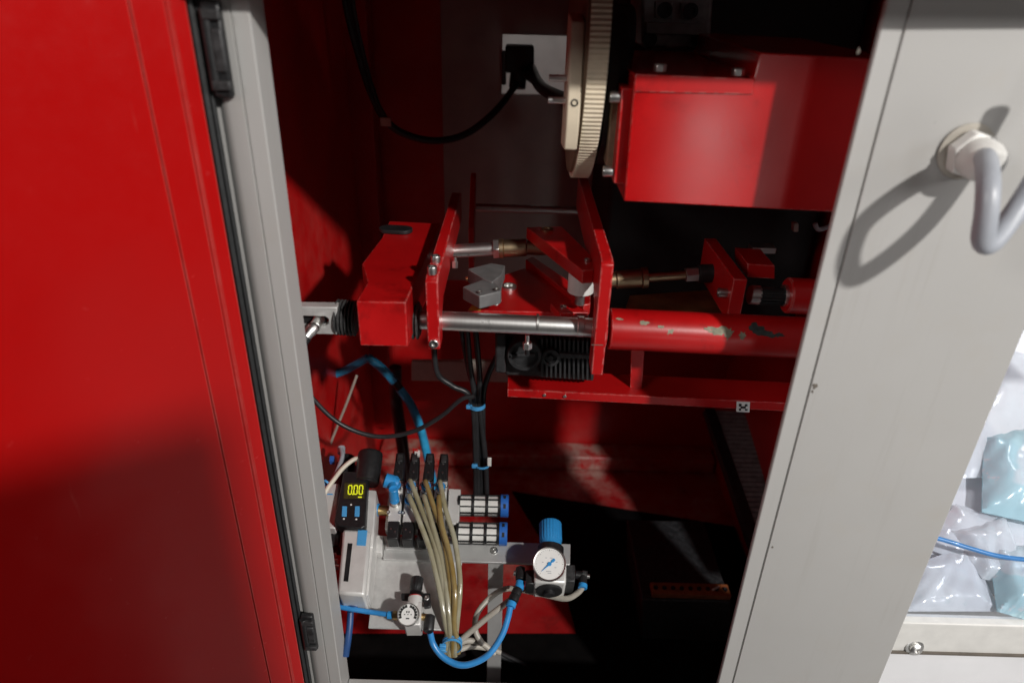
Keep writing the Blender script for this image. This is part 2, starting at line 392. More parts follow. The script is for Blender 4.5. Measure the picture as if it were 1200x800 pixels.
# back wall with the cut-out that the plate shows through
ha, hb = P(589, 40, YB), P(664, 112, YB)
bw = MB()
def slab(x0, x1, z0, z1): bw.prism([(x0, YB, z0), (x1, YB, z0), (x1, YB, z1), (x0, YB, z1)], (0, .006, 0))
zt, zb = Zr(.25), Zr(ZF)
slab(XL - .01, ha.x, zb, zt); slab(hb.x, XR + .012, zb, zt); slab(ha.x, hb.x, ha.z, zt); slab(ha.x, hb.x, zb, hb.z)
struct(bw.build('wall_back', 'red_wall'))
mz = ZF + .004
tag(MB().prism([PZ(x, y, mz) for x, y in ((600, 575), (640, 640), (662, 690), (676, 742), (300, 742))] + [Vector((XL + .005, .63, Zr(mz))), Vector((XR - .005, .63, Zr(mz))), Vector((XR - .005, PZ(700, 612, mz).y, Zr(mz)))], (0, 0, -.0035)).build('shade_sheet', 'rubber'), 'near-black sheet painting shade over the near and right part of the red floor', 'mat')  # near-black sheet laid where the floor is only in shade
# ------------------------------------------------------------------ machine frame and door
FR = thing('machine_frame', 'pale grey painted steel door frame of the machine with red door swung open', 'machine frame', (0, YO, Zr(ZF)))
def vx(px, py, Y=YO): return P(px, py, Y).x
xl_in, xr_in = vx(345, 400), vx(941, 400)
xl_out = vx(303, 400) - .004
z0, z1 = Zr(-1.3), Zr(.4)
def vprof(pts, za=z0, zb_=z1): return MB().prism([(x, y, za) for x, y in pts], (0, 0, zb_ - za))
vprof([(xl_out - .03, YO + .012), (xl_out, YO + .010), (xl_out + .006, YO + .003), (xl_out + .012, YO + .001), (xl_in - .016, YO), (xl_in - .0155, YO + .0015), (xl_in - .0145, YO + .0015), (xl_in - .014, YO), (xl_in - .001, YO), (xl_in, YO + .001), (xl_in, YO + .035), (xl_in - .003, YO + .035), (xl_in - .003, YO + .02), (xl_out - .03, YO + .02)]).build('jamb', 'frame_grey', FR)
xr_out = vx(1110, 600) + .0
rc = vprof([(xr_in, YO + .005), (xr_in, YO + .001), (xr_in + .001, YO), (xr_in + .017, YO), (xr_in + .0175, YO + .0018), (xr_in + .0188, YO + .0018), (xr_in + .0195, YO - .0005), (xr_in + .12, YO - .006), (xr_out - .004, YO - .006), (xr_out, YO - .002), (xr_out, YO + .05), (xr_out - .004, YO + .05), (xr_out - .004, YO + .004), (xr_in + .004, YO + .006)])
colm = rc.build('column', 'frame_grey', FR)
for (cx_, cy_, rr) in ((955, 452, .0042), (952, 458, .0022), (1006, 60, .003), (905, 640, .0018)):
    cpt = P(cx_, cy_, YO); t_ = min(max((cpt.x - xr_in - .0195) / .1005, 0), 1); yy = YO - .0005 - .0055 * t_ if cpt.x > xr_in + .0195 else YO
    rnd = random.Random(int(cx_)); pg = []
    for k in range(11):
        an = math.tau * k / 11; q_ = rr * rnd.uniform(.45, 1.1); pg.append(Vector((cpt.x + math.cos(an) * q_ * .7, yy - .0005, cpt.z + math.sin(an) * q_)))
    MB().prism(pg, (0, .0006, 0)).build('paint_chip', 'seam_dirt', colm)
sill_z = P(470, 796, YO + .032).z
MB().prism([(xl_in + .0006, YO + .0005, z0), (xl_in + .0006, YO + .0005, sill_z), (xl_in + .0006, YO + .032, sill_z), (xl_in + .0006, YO + .032, sill_z - .02), (xl_in + .0006, YO + .02, sill_z - .02), (xl_in + .0006, YO + .02, z0)], (xr_in - xl_in - .0012, 0, 0)).build('sill', 'frame_grey', FR, .001)
# header over the opening (above the picture): its edge throws the shade on everything high inside
hd = Zr(-.005)
MB().prism([(xl_out - .03, YO - .040, hd), (xl_out - .03, YO + .02, hd), (xl_out - .03, YO + .02, Zr(.27)), (xl_out - .03, YO - .040, Zr(.27))], (xr_in - xl_out + .9, 0, 0)).build('header', 'frame_grey', FR, .003)
# door, hinged on the left jamb and swung out toward the hall
hx, hy = vx(296, 400), YO - .004
dang = R(222); dd = Vector((math.cos(dang), math.sin(dang), 0)); dn = Vector((-dd.y, dd.x, 0))
if dn.y > 0: dn = -dn
def dpt(a, b, z): return Vector((hx, hy, z)) + dd * a + dn * b
zd0, zd1 = Zr(-1.25), Zr(.38)
door = MB().prism([dpt(a, b, zd0) for a, b in [(.006, -.03), (.006, 0), (.0065, .002), (.0185, .0035), (.0200, .0052), (.0215, .0052), (.023, .0035), (.044, .0028), (.0465, .0032), (.0475, .0008), (.55, 0), (.55, -.03)]], (0, 0, zd1 - zd0)).build('door', 'red_door', FR)
MB().prism([dpt(a, b, zd0) for a, b in [(-.0060, -.016), (-.0060, -.004), (-.0035, .0005), (-.0012, .0006), (-.0008, -.002), (.0008, -.002), (.0012, .001), (.0040, .0008), (.0055, -.003), (.0055, -.016)]], (0, 0, zd1 - zd0)).build('gasket', 'gasket', door)
for (ax, ay, bx, by) in ((249, 12, 260, 106), (364, 716, 361, 765)):
    c = P((ax + bx) / 2, (ay + by) / 2, YO - .004); s = scale_at(c); L = abs(by - ay) * s / math.cos(PITCH)
    L = L * (1.0 if ay < 100 else 1.05)
    hg = MB().box(c + Y3 * .001, .016, .008, L).build('hinge', 'black_plastic', FR, .0025)
    MB().cyl(c + Vector((-.0045, -.002, -L * .42)), c + Vector((-.0045, -.002, L * .42)), .0045).build('knuckle', 'black_plastic', hg)
    for k in (-.36, .36):
        MB().box(c + Vector((.001, -.004, L * k)), .0145, .006, L * .10).build('rib', 'black_worn', hg, .001)
    MB().box(c + Vector((.003, -.0035, 0)), .009, .004, L * .45).build('cover', 'black_worn', hg, .0015)
# unseen board added to cast the viewer's shadow on the open door's lower half
tag(MB().prism([(-.62, -.20, .004), (.375, -.20, .004), (.375, -.20, Zr(.25)), (-.62, -.20, Zr(-.08))], (0, -.02, 0)).build('shadow_board', 'dark_iron', None, .003), 'dark unseen board added to shade the open red door', 'board')
# ------------------------------------------------------------------ cable gland and cable on the column
g = P(1133, 178, YO - .006); gs = scale_at(g)
GL = thing('cable_gland', 'white plastic cable gland screwed into the grey column', 'cable gland', g)
ga = Vector((.10, -1, -.12)).normalized()
MB().lathe(g + Y3 * .0008, (0, -1, 0), [(0, .0235), (.0009, .0232), (.0012, .021)], 32).build('washer', 'grey_tube', GL)
MB().hexa(g, g + ga * .012, .0205).build('lock_nut', 'white_plastic', GL, .002)
MB().lathe(g + ga * .012, ga, [(0, .0165), (.004, .0172), (.012, .0168), (.019, .014), (.022, .0105), (.022, .0092)], 28).build('dome_nut', 'white_plastic', GL)
ct = []
for px, py, Y in ((1152, 182, YO - .02), (1156, 190, YO - .05), (1158, 215, YO - .078), (1156, 250, YO - .088), (1152, 280, YO - .088), (1160, 285, YO - .085), (1180, 262, YO - .074), (1205, 225, YO - .064), (1240, 165, YO - .058), (1280, 90, YO - .056)):
    ct.append(P(px, py, Y))
tag(MB().tube(ct, .0083, 16, 10).build('grey_cable', 'grey_cable'), 'thick grey cable looping out of the white gland', 'cable')
# ------------------------------------------------------------------ window bay right of the column
WB = thing('window_guard', 'clear acrylic window held by a white metal rail beside the grey column', 'window', P(1120, 742, YO + .03))
ya = YO + .02
rl = [P(1020, 714, ya), P(1230, 731, ya), P(1230, 770, ya), P(1020, 757, ya)]
wx0 = xr_out + .002
ztop, zbot = P(1120, 722, ya).z, P(1120, 757, ya).z
MB().prism([(wx0, ya - .012, ztop), (wx0, ya + .004, ztop), (wx0, ya + .004, zbot), (wx0, ya - .012, zbot)], (.30, 0, 0)).build('rail', 'white_plastic', WB, .002)
MB().box((wx0 + .15, ya - .014, zbot + .0035), .30, .003, .003).build('dirty_seam', 'seam_dirt', WB)
MB().prism([(wx0, ya + .006, zbot - .002), (wx0, ya + .010, zbot - .002), (wx0, ya + .010, zbot - .30), (wx0, ya + .006, zbot - .30)], (.30, 0, 0)).build('lower_panel', 'pale_tray', WB)
MB().prism([(wx0 + .002, ya - .002, ztop + .0005), (wx0 + .002, ya + .002, ztop + .0005), (wx0 + .002, ya + .002, Zr(.2)), (wx0 + .002, ya - .002, Zr(.2))], (.30, 0, 0)).build('pane', 'acrylic', WB)
MB().prism([(wx0, ya + .006, Zr(-.30)), (wx0 + .4, ya + .006, Zr(-.30)), (wx0 + .4, ya + .006, Zr(.25)), (wx0, ya + .006, Zr(.25))], (0, .004, 0)).build('upper_light_stop', 'frame_grey', WB)  # unseen panel added to keep lamplight off the back wall
sp = P(1075, 764, ya - .02); 
ws = MB().lathe(sp + Y3 * .008, (0, -1, .2), [(0, .0115), (.0015, .0115), (.002, .010)], 24).build('washer', 'zinc', WB)
sc = MB().lathe(sp + Y3 * .0065, (0, -1, .2), [(0, .008), (.004, .0078), (.0065, .005), (.0068, .0028), (.004, .0026), (.004, 1e-4)], 20).build('screw', 'chrome', WB)
# tray and bags behind the pane
tray0 = Zr(-.62)
tr = MB().prism([(wx0, .66, Zr(-.70)), (wx0 + .5, .66, Zr(-.70)), (wx0 + .5, 1.05, Zr(-.50)), (wx0, 1.05, Zr(-.50))], (0, .003, -.006)).build('product_tray', 'pale_tray')
tag(tr, 'pale grey sloping tray carrying plastic bags behind the acrylic window', 'tray')
def bag(pix, Y, mat, label, puff=.02, seed=1, n=26):
    rnd = random.Random(seed)
    c = [PZslope(x, y, puff * .6) for x, y in pix]
    vs_, fs = [], []
    for side in (0, 1):
        for i in range(n + 1):
            for j in range(n + 1):
                u, v = i / n, j / n
                p = (c[0] * (1 - u) + c[1] * u) * (1 - v) + (c[3] * (1 - u) + c[2] * u) * v
                e = min(u, 1 - u, v, 1 - v); f = min(1, e / .28); f = math.sin(f * math.pi / 2)
                wob = (math.sin(u * 9 + seed) * math.sin(v * 7 + seed * 2) + math.sin(u * 23 + v * 11 + seed) * .45 + rnd.uniform(-1, 1) * .10) * .14
                cr = abs(math.sin((u + v * .7) * 14 + seed)) * .18 * (1 - f * .5)
                h = (f * (1 + wob * .8) + cr * .6) * puff * .6
                vs_.append(p + TN * (h if side == 0 else -puff * .25 * f))
        o_ = side * (n + 1) ** 2
        for i in range(n):
            for j in range(n):
                a = o_ + i * (n + 1) + j; fs.append((a, a + 1, a + n + 2, a + n + 1))
    mb = MB(); mb.add(vs_, fs, True)
    return tag(mb.build('product_bag', mat), label, 'bag', 'plastic bags behind the acrylic window')
TA = math.atan2(.20, .39); TN = Vector((0, -math.sin(TA), math.cos(TA))); T0 = Vector((wx0, .66, Zr(-.70)))
def PZslope(px, py, h):
    d = ray(px, py); t = (T0 + TN * h - EYE).dot(TN) / d.dot(TN); return EYE + d * t
bag([(1092, 560), (1178, 408), (1250, 430), (1190, 560)], 0, 'bag_white', 'white plastic bag leaning highest on the tray beside the column', .022, 3)
bag([(1152, 512), (1235, 490), (1250, 622), (1150, 600)], 0, 'bag_blue', 'pale blue plastic bag lying on top in the middle of the heap', .036, 5)
bag([(1080, 640), (1120, 590), (1180, 610), (1150, 668)], 0, 'bag_clear', 'clear crumpled plastic bag lying under the blue air line by the column', .016, 17)
bag([(1112, 622), (1178, 606), (1212, 690), (1150, 678)], 0, 'bag_white', 'white bag with blue print lying under the thin blue air line', .026, 8)
bag([(1158, 640), (1230, 640), (1230, 735), (1168, 716)], 0, 'bag_blue', 'pale blue plastic bag lying close against the white rail', .034, 11)
bag([(1070, 660), (1135, 640), (1172, 716), (1062, 716)], 0, 'bag_clear', 'clear crumpled plastic bag lying in the corner of rail and column', .018, 14)
bl = [PZslope(x, y, .05) for x, y in ((1085, 627), (1108, 633), (1140, 643), (1175, 652), (1230, 658))]
tag(MB().tube(bl, .0030, 12).build('air_line', 'blue_tube'), 'thin translucent blue air line crossing over the plastic bags', 'air line')

# ================================================================== INSIDE, UPPER PART
# grey panel on the back wall, plate and plug behind its cut-out
pl, pr_ = P(518, 0, YB - .01), P(700, 0, YB - .01)
bp = MB()
yb2 = YB - .006
def slab2(x0, x1, a, b): bp.prism([(x0, yb2, a), (x1, yb2, a), (x1, yb2, b), (x0, yb2, b)], (0, .004, 0))
pz0 = P(600, 330, yb2).z; pz1 = Zr(.24); px0, px1 = P(518, 100, yb2).x, .44
slab2(px0, ha.x, pz0, pz1); slab2(hb.x, px1, pz0, pz1); slab2(ha.x, hb.x, ha.z, pz1); slab2(ha.x, hb.x, pz0, hb.z)
tag(bp.build('sheet_metal_partition', 'dark_panel'), 'dark grey metal panel with a square cut-out on the back wall', 'panel')
pc = P(630, 75, YB + .24)
tag(MB().box(pc, .40, .004, .34).build('mounting_plate', 'aluminium_sheet'), 'bright aluminium plate showing through the cut-out of the back panel', 'plate')
PG = thing('plug', 'black multi-core plug in the cut-out of the back panel', 'plug', P(608, 85, YB - .02))
MB().prism(ypoly([(592, 54), (626, 55), (626, 86), (592, 86)], YB - .03), (0, .05, 0)).build('housing', 'black_matt', PG, .004)
MB().prism(ypoly([(588, 60), (593, 60), (593, 100), (588, 100)], YB - .025), (0, .02, 0)).build('latch', 'black_plastic', PG, .002)
MB().cyl(P(608, 84, YB - .012), P(606, 104, YB - .02), .016).build('cable_boot', 'black_plastic', PG)
tag(MB().tube([P(x, y, Y) for x, y, Y in ((622, 80, YB - .02), (632, 100, 1.25), (650, 112, 1.1), (672, 120, .98), (690, 124, .95))], .010).build('power_cable', 'cable_black'), 'thick black cable running from the plug behind the toothed wheel', 'cable')
tag(MB().tube([P(x, y, Y) for x, y, Y in ((612, 84, YB - .03), (640, 104, 1.3), (668, 120, 1.2), (700, 128, 1.15))], .008).build('signal_cable', 'cable_black'), 'thinner black cable sagging under the thick cable at the plug', 'cable')
hang = [(404, -30, 1.2), (412, 20, 1.2), (424, 70, 1.2), (438, 115, 1.2), (452, 141, 1.2), (474, 157, 1.22), (510, 165, 1.25), (546, 157, 1.28), (580, 131, 1.31), (606, 98, YB - .03)]
tag(MB().tube([P(*p) for p in hang], .0062).build('hanging_cable', 'cable_black'), 'black cable hanging in a loop from the ceiling to the plug', 'cable')
for dx, nm in ((-6, 'left'), (5, 'right')):
    tag(MB().tube([P(x + dx * (1 - i / 5), y, Y - .004) for i, (x, y, Y) in enumerate(hang[:5])], .004).build('thin_cable', 'cable_black'), 'thin black cable tied alongside the hanging cable loop', 'cable', 'thin cables along the hanging loop')
c = P(452, 143, 1.19)
CM = tag(MB().box(c, .018, .004, .014, (X3, Y3, Z3)).build('cable_clip', 'tag_beige', None, .001), 'small beige cable clip on the hanging black cable', 'cable clip')
# corner post
cp = P(424, 100, YB - .03)
tag(MB().box((cp.x, YB - .03, Zr(-.35)), .045, .05, 1.19).build('corner_post', 'red_wall', None, .003), 'dark red steel post in the back corner behind the hanging cable', 'post')
tag(MB().prism([(P(716, 200, 1.08).x, 1.08, Zr(-.52)), (XR - .012, 1.08, Zr(-.52)), (XR - .012, 1.08, Zr(.20)), (P(716, 200, 1.08).x, 1.08, Zr(.20))], (0, .26, 0)).build('darkening_box', 'black_matt', None, .008), 'black box added far back to darken the space behind the red bearing bracket', 'dark box')  # black mass added to darken the space behind the bracket
# toothed wheel
gc = Vector((P(697, 120, .69).x, .835, Zr(-.058))); GR = .15; gwid = .0185
GW = thing('toothed_wheel', 'cream plastic toothed belt wheel with steel pins beside the red housing', 'wheel', gc - Z3 * GR)
prof_r = []
nt = 196
mb = MB(); vs_, fs = [], []
for k in range(nt * 4):
    a = 2 * math.pi * k / (nt * 4); r_ = GR if k % 4 in (0, 1) else GR - .0013
    for xx in (-gwid / 2, gwid / 2):
        vs_.append(gc + Vector((xx, math.sin(a) * r_, math.cos(a) * r_)))
nn = nt * 4
for k in range(nn):
    fs.append((2 * k, 2 * k + 1, 2 * ((k + 1) % nn) + 1, 2 * ((k + 1) % nn)))
mb.add(vs_, fs); mb.add([vs_[2 * k] for k in range(nn)], [tuple(range(nn))]); mb.add([vs_[2 * k + 1] for k in range(nn)], [tuple(range(nn))])
mb.build('tooth_rim', 'cream_nylon', GW)
MB().lathe(gc + X3 * (-gwid / 2 - .003), (1, 0, 0), [(0, GR - .006), (.0031, GR - .006)], 64).build('side_plate', 'tan_plate', GW)
hubp = [(.672, -.028), (.672, -.155), (.76, -.165), (.76, -.03)]
hb_ = MB().prism([(gc.x - gwid / 2 - .0165, y, Zr(z)) for y, z in [(.705, -.035), (.695, -.08), (.697, -.13), (.705, -.152), (.76, -.158), (.76, -.03)]], (.013, 0, 0)).build('hub_block', 'cream_nylon', GW, .0015)
ss = P(672, 121, .694); ss.x = gc.x - gwid / 2 - .0095
MB().lathe(Vector((ss.x, .697, ss.z)), (0, -1, 0), [(0, .0036), (.0016, .0036), (.0017, .0024), (.0002, .002), (.0002, 1e-4)], 16).build('set_screw', 'black_plastic', hb_)
for y_ in (92, 118):
    p = P(664, y_, .72); MB().cyl(Vector((gc.x - gwid / 2 - .034, .72, p.z)), Vector((gc.x - gwid / 2 - .0163, .72, p.z)), .0032).build('pin', 'chrome', GW)
MB().cyl(gc + X3 * .01, gc + X3 * .05, .035).build('shaft', 'dark_iron', GW)
fl = gc.copy(); fl.z = Zr(-.10)
MB().lathe(Vector((gc.x + .014, .80, Zr(-.10))), (1, 0, 0), [(0, .085), (.010, .085), (.012, .07), (.022, .07)], 48).build('bearing_flange', 'dark_iron', GW)
# upper red housing
YH = .68
UH = thing('drive_housing', 'glossy red folded steel drive housing with stepped top beside the toothed wheel', 'housing', P(860, 245, YH))
face = [(744, 88), (884, 93), (891, 62), (1060, 71), (1060, 253), (731, 236)]
MB().prism(ypoly(face, YH), (0, .26, 0)).build('cover', 'red_housing', UH, .0015)
MB().prism(ypoly([(745, 87), (884, 92.5), (882, 111), (743, 108)], YH - .0022), (0, .0018, 0)).build('top_strip', 'red', UH, .0006)
MB().prism(ypoly([(729, 103), (745, 104), (733, 216), (719, 215)], YH + .012), (0, .20, 0)).build('side_flange', 'red', UH, .001)
MB().prism(ypoly([(717, 116), (729, 117), (722, 198), (711, 197)], YH + .03), (0, .12, 0)).build('gear_case', 'tan_plate', UH, .001)
for (x, y) in ((722, 114), (713, 201)):
    p = P(x + 5, y, YH + .02); bolt('bolt', p, (-1, 0, 0), .0055, .010, 'zinc', UH)
for (x, y) in ((773, 84), (864, 89)):
    p = P(x, y, YH + .008); MB().hexa(p, p + Z3 * .0065, .006).build('bolt', 'zinc', UH, .0006)
# dark terminal module high behind the housing
TM = thing('terminal_module', 'black terminal module with round sockets above the red housing', 'module', P(790, 60, .95))
tb = MB().prism(ypoly([(752, -30), (838, -28), (832, 60), (752, 56)], .93), (0, .1, 0)).build('body', 'module_grey', TM, .004)
for (x, y) in ((778, 12), (808, 13)):
    p = P(x, y, .93)
    so = MB().prism(ypoly([(x - 10, y - 10), (x + 10, y - 10), (x + 10, y + 10), (x - 10, y + 10)], .925), (0, .005, 0)).build('socket', 'module_grey', TM, .001)
    MB().lathe(p - Y3 * .005, (0, -1, 0), [(0, .009), (.003, .009), (.003, .005), (.001, .005), (.001, 1e-4)], 20).build('screw', 'dark_iron', so)
for x in (761, 818):
    p = P(x, 46, .93); MB().lathe(p, (0, -1, 0), [(0, .009), (.004, .009), (.004, .005), (.001, 1e-4)], 20).build('boss', 'dark_iron', TM)
MB().prism(ypoly([(757, 26), (828, 28), (828, 42), (757, 40)], .925), (0, .005, 0)).build('name_strip', 'grey_cast', TM, .001)
tag(MB().prism(ypoly([(700, 60), (725, 62), (722, -40), (700, -40)], .9), (0, .05, 0)).build('motor_flange', 'dark_iron', None, .003), 'dark iron flange plate high up behind the toothed wheel', 'flange')

# ================================================================== SLIDE MECHANISM
# left slide block
YF = .655
ztb = P(417.5, 353, YF).z - ZC
top = [(417.5, 353), (475.5, 354), (517, 262), (456, 259), (447, 279), (424, 309), (430.5, 331)]
SB = thing('slide_block', 'stepped red slide block with dark key on top, between two rubber bellows', 'slide block', PZ(450, 340, ztb) - Z3 * .05)
hgt = ztb - (P(421, 405, YF).z - ZC)
MB().prism([PZ(x, y, ztb) for x, y in top], (0, 0, -hgt)).build('body', 'red', SB, .0012)
k0, k1 = PZ(455, 271, ztb), PZ(473, 272, ztb)
MB().prism([p + Z3 * .0055 for p in [k0 + Vector((math.cos(a), math.sin(a), 0)) * .012 for a in [math.pi / 2 + i * math.pi / 8 for i in range(9)]] + [k1 + Vector((math.cos(a), math.sin(a), 0)) * .012 for a in [-math.pi / 2 + i * math.pi / 8 for i in range(9)]]], (0, 0, -.0053)).build('key', 'dark_iron', SB, .001)
YSH = .705
def bellows(x0, x1, yc, r, label, rings):
    a, b = P(x0, yc[0], YSH), P(x1, yc[1], YSH); L = (b - a).length; pr = []
    for i in range(rings):
        t = i / rings * L; s = L / rings
        pr += [(t, r * .80), (t + s * .3, r), (t + s * .55, r), (t + s * .85, r * .80)]
    pr.append((L, r * .8))
    return tag(MB().lathe(a, b - a, pr, 28).build('bellows', 'bellows_rubber'), label, 'bellows', 'rubber bellows on the slide shaft')
bellows(394, 419, (371.5, 373), .0205, 'black ribbed rubber bellows between slotted clevis and red block', 6)
bellows(478, 493, (375, 375.6), .0215, 'short black rubber bellows between red block and left lever plate', 3)
# chrome shaft with a stepped end and flat
SH = thing('slide_shaft', 'polished chrome slide shaft running between the two red lever plates', 'shaft', P(590, 379, YSH))
a, b = P(484, 374, YSH), P(700, 384, YSH)
MB().cyl(a, b, .0108, seg=40).build('rod', 'chrome', SH)
MB().cyl(P(628, 379, YSH), P(631, 379.2, YSH), .0111, seg=40).build('collar', 'steel', SH)
MB().cyl(P(676, 382, YSH), P(684, 382.6, YSH), .0118, seg=40).build('end_ring', 'chrome', SH)
# slotted clevis and ball joint
CV = thing('slotted_clevis', 'slotted aluminium clevis with a ball joint pin at the left bellows', 'clevis', P(370, 392, .69))
yv = .690
MB().prism(ypoly([(330, 359), (395, 360), (395.5, 392), (330, 391), (330, 383), (381, 383), (385, 379), (385, 374), (381, 371), (330, 370)], yv), (0, .014, 0)).build('fork', 'aluminium_plate', CV, .0012)
MB().prism(ypoly([(325, 370), (382, 371), (382, 383), (325, 383)], yv + .009), (0, .006, 0)).build('back_face', 'dark_iron', CV)
jp = P(371, 379, yv - .004); je = P(344, 412, yv - .035)
MB().cyl(jp + Y3 * .012, jp - Y3 * .010, .0062).build('pin', 'zinc', CV)
jd = (je - jp).normalized()
MB().lathe(jp - Y3 * .004, jd, [(-.004, .003), (0, .0062), (.010, .0066), (.012, .0055), (.020, .0055)], 20).build('ball_socket', 'chrome', CV)
MB().lathe(jp - Y3 * .004, jd, [(.018, .0066), (.032, .0066), (.034, .005), (.036, .0068), (.060, .0068)], 20).build('black_rod', 'black_plastic', CV)
# lever plates: an arm reaching to the back and a leg in front
def lever(name, label, tl, tr_, bl_, br, Yf, back, zdrop, bolts, mat='red_lever', leg=.028, seam=None):
    A, B = P(*tl, Yf), P(*tr_, Yf); w_ = (B.x - A.x); zt_ = A.z; zb_ = P(*bl_, Yf).z
    o = thing(name, label, 'lever', Vector(((A.x + B.x) / 2, Yf, zb_)))
    sh = P(*bl_, Yf).x - A.x
    prof = [(Yf, zb_), (Yf, zt_), (Yf + .010, zt_ + .004), (back, zt_ + .006), (back, zt_ - zdrop), (Yf + leg + .02, zt_ - zdrop - .004), (Yf + leg, zt_ - zdrop - .02), (Yf + leg, zb_)]
    MB().prism([(A.x + sh * (zt_ - z) / (zt_ - zb_), y, z) for y, z in prof], (w_, 0, 0)).build('plate', mat, o, .0011)
    return o, A, w_, zt_, zb_
LL, A, w_, zt_, zb_ = lever('lever_plate', 'bright red lever plate with three bolts on the left of the chrome shaft', (498, 330), (513, 330), (501.5, 409), (516.5, 409), .668, .985, .034, 3)
for yy in (.680, .712):
    p = Vector((A.x + w_ * .48, yy, zt_ + .0042)); bolt('bolt', p, (0, 0, 1), .0052, .0085, 'zinc', LL)
p = P(508.5, 402, .668); bolt('bolt', p, (0, -1, 0), .0052, .003, 'zinc', LL)
LR, A2, w2, zt2, zb2 = lever('lever_plate', 'bright red lever plate with chipped edges where the red tube begins', (704.5, 310), (719.5, 310), (692.5, 439), (707.5, 440), .664, 1.0, .04, 0)
p = P(699.6, 404, .664)
MB().box(P(700, 404, .6638) , w2 * .98, .0006, .0008).build('seam', 'seam_dirt', LR)
# back levers in the dark
bl1 = MB().prism([(P(549, 262, 1.0).x, y, Zr(z)) for y, z in [(1.0, -.40), (1.0, -.335), (1.05, -.272), (1.064, -.268), (1.070, -.285), (1.035, -.35), (1.035, -.40)]], (.008, 0, 0)).build('back_link', 'red', None, .001)
tag(bl1, 'dark red link standing behind the left lever plate', 'link')
tag(MB().cyl(P(556, 243, 1.06), P(680, 247, 1.06), .0062).build('cross_rod', 'steel'), 'thin steel cross rod far back between the lever plates', 'rod')
# red tube
TU = thing('guide_tube', 'red painted tube with chipped paint running behind the grey column', 'tube', P(830, 390, YSH))
MB().cyl(P(713, 385, YSH), P(1010, 399, YSH), .0235, seg=48, ch=.001).build('tube', 'red_tube', TU)
ta, tb2 = P(713, 385, YSH), P(1010, 399, YSH); tx = (tb2 - ta).normalized(); te = tx.cross(Z3).normalized()
if te.y > 0: te = -te
tn = te.cross(tx).normalized()
if tn.z < 0: tn = -tn
def tube_chip(px, ang, L, W, mat, seed):
    rnd = random.Random(seed); c0 = (P(px, 385 + (px - 713) * .047, YSH) - ta).dot(tx); n_ = 18; ring = []; inn = []
    for k in range(n_):
        an = math.tau * k / n_; q = rnd.uniform(.5, 1.15)
        for lst, m_ in ((ring, 1), (inn, .5)):
            aa = ang + math.sin(an) * W * q * m_; lst.append(ta + tx * (c0 + math.cos(an) * L * q * m_) + (te * math.cos(aa) + tn * math.sin(aa)) * .02368)
    ctr = ta + tx * c0 + (te * math.cos(ang) + tn * math.sin(ang)) * .02368
    mb_ = MB(); vs_ = ring + inn + [ctr]
    mb_.add(vs_, [(k, (k + 1) % n_, n_ + (k + 1) % n_, n_ + k) for k in range(n_)] + [(n_ + k, n_ + (k + 1) % n_, 2 * n_) for k in range(n_)], True)
    mb_.build('paint_chip', mat, TU)
for args in ((836, .62, .013, .26, 'primer_grey', 3), (846, .50, .006, .34, 'primer_grey', 8), (823, .66, .005, .12, 'primer_grey', 5), (862, .42, .005, .22, 'primer_grey', 9), (750, .82, .006, .14, 'primer_grey', 6),
             (769, .66, .004, .10, 'primer_grey', 12), (781, .48, .003, .12, 'primer_grey', 13), (877, .80, .009, .34, 'primer_dark', 2), (889, .58, .012, .22, 'primer_dark', 4), (903, .55, .007, .14, 'primer_dark', 7), (722, .95, .004, .08, 'primer_grey', 15)):
    tube_chip(*args)
MB().cyl(P(700, 384.4, YSH), P(709, 384.8, YSH), .0245, seg=40).build('end_collar', 'red', TU)
# tie rods
YT = .86
def tie(name, label, segs):
    p = [(P(x0, y0, YT), P(x1, y1, YT), r, m_, nm) for x0, y0, x1, y1, r, m_, nm in segs]
    o = thing(name, label, 'tie rod', p[0][0])
    for a_, b_, r, m_, nm in p:
        (MB().hexa(a_, b_, r) if nm == 'nut' else MB().cyl(a_, b_, r, seg=28)).build(nm, m_, o, .0006 if nm == 'nut' else 0)
    return o
tie('tie_rod', 'chrome tie rod with bronze end beside the left lever plate', [(505, 296, 579, 291.5, .0088, 'chrome', 'rod'), (578, 291.5, 585, 291.2, .0135, 'zinc', 'nut'), (585, 291.2, 590, 291, .0128, 'bronze', 'ring'), (590, 291, 617, 290, .0115, 'bronze', 'socket'), (617, 290, 640, 291, .0095, 'bronze', 'eye')])
tie('tie_rod', 'greasy bronze tie rod running right from the chipped lever plate', [(700, 329, 722, 327.5, .0105, 'bronze', 'eye'), (722, 327.5, 752, 325.5, .0125, 'bronze', 'socket'), (752, 325.5, 759, 325, .0140, 'bronze', 'ring'), (759, 325, 803, 322, .0062, 'bronze', 'rod'), (803, 322, 818, 321, .010, 'steel', 'nut'), (818, 321, 840, 320, .0125, 'dark_iron', 'joint')])
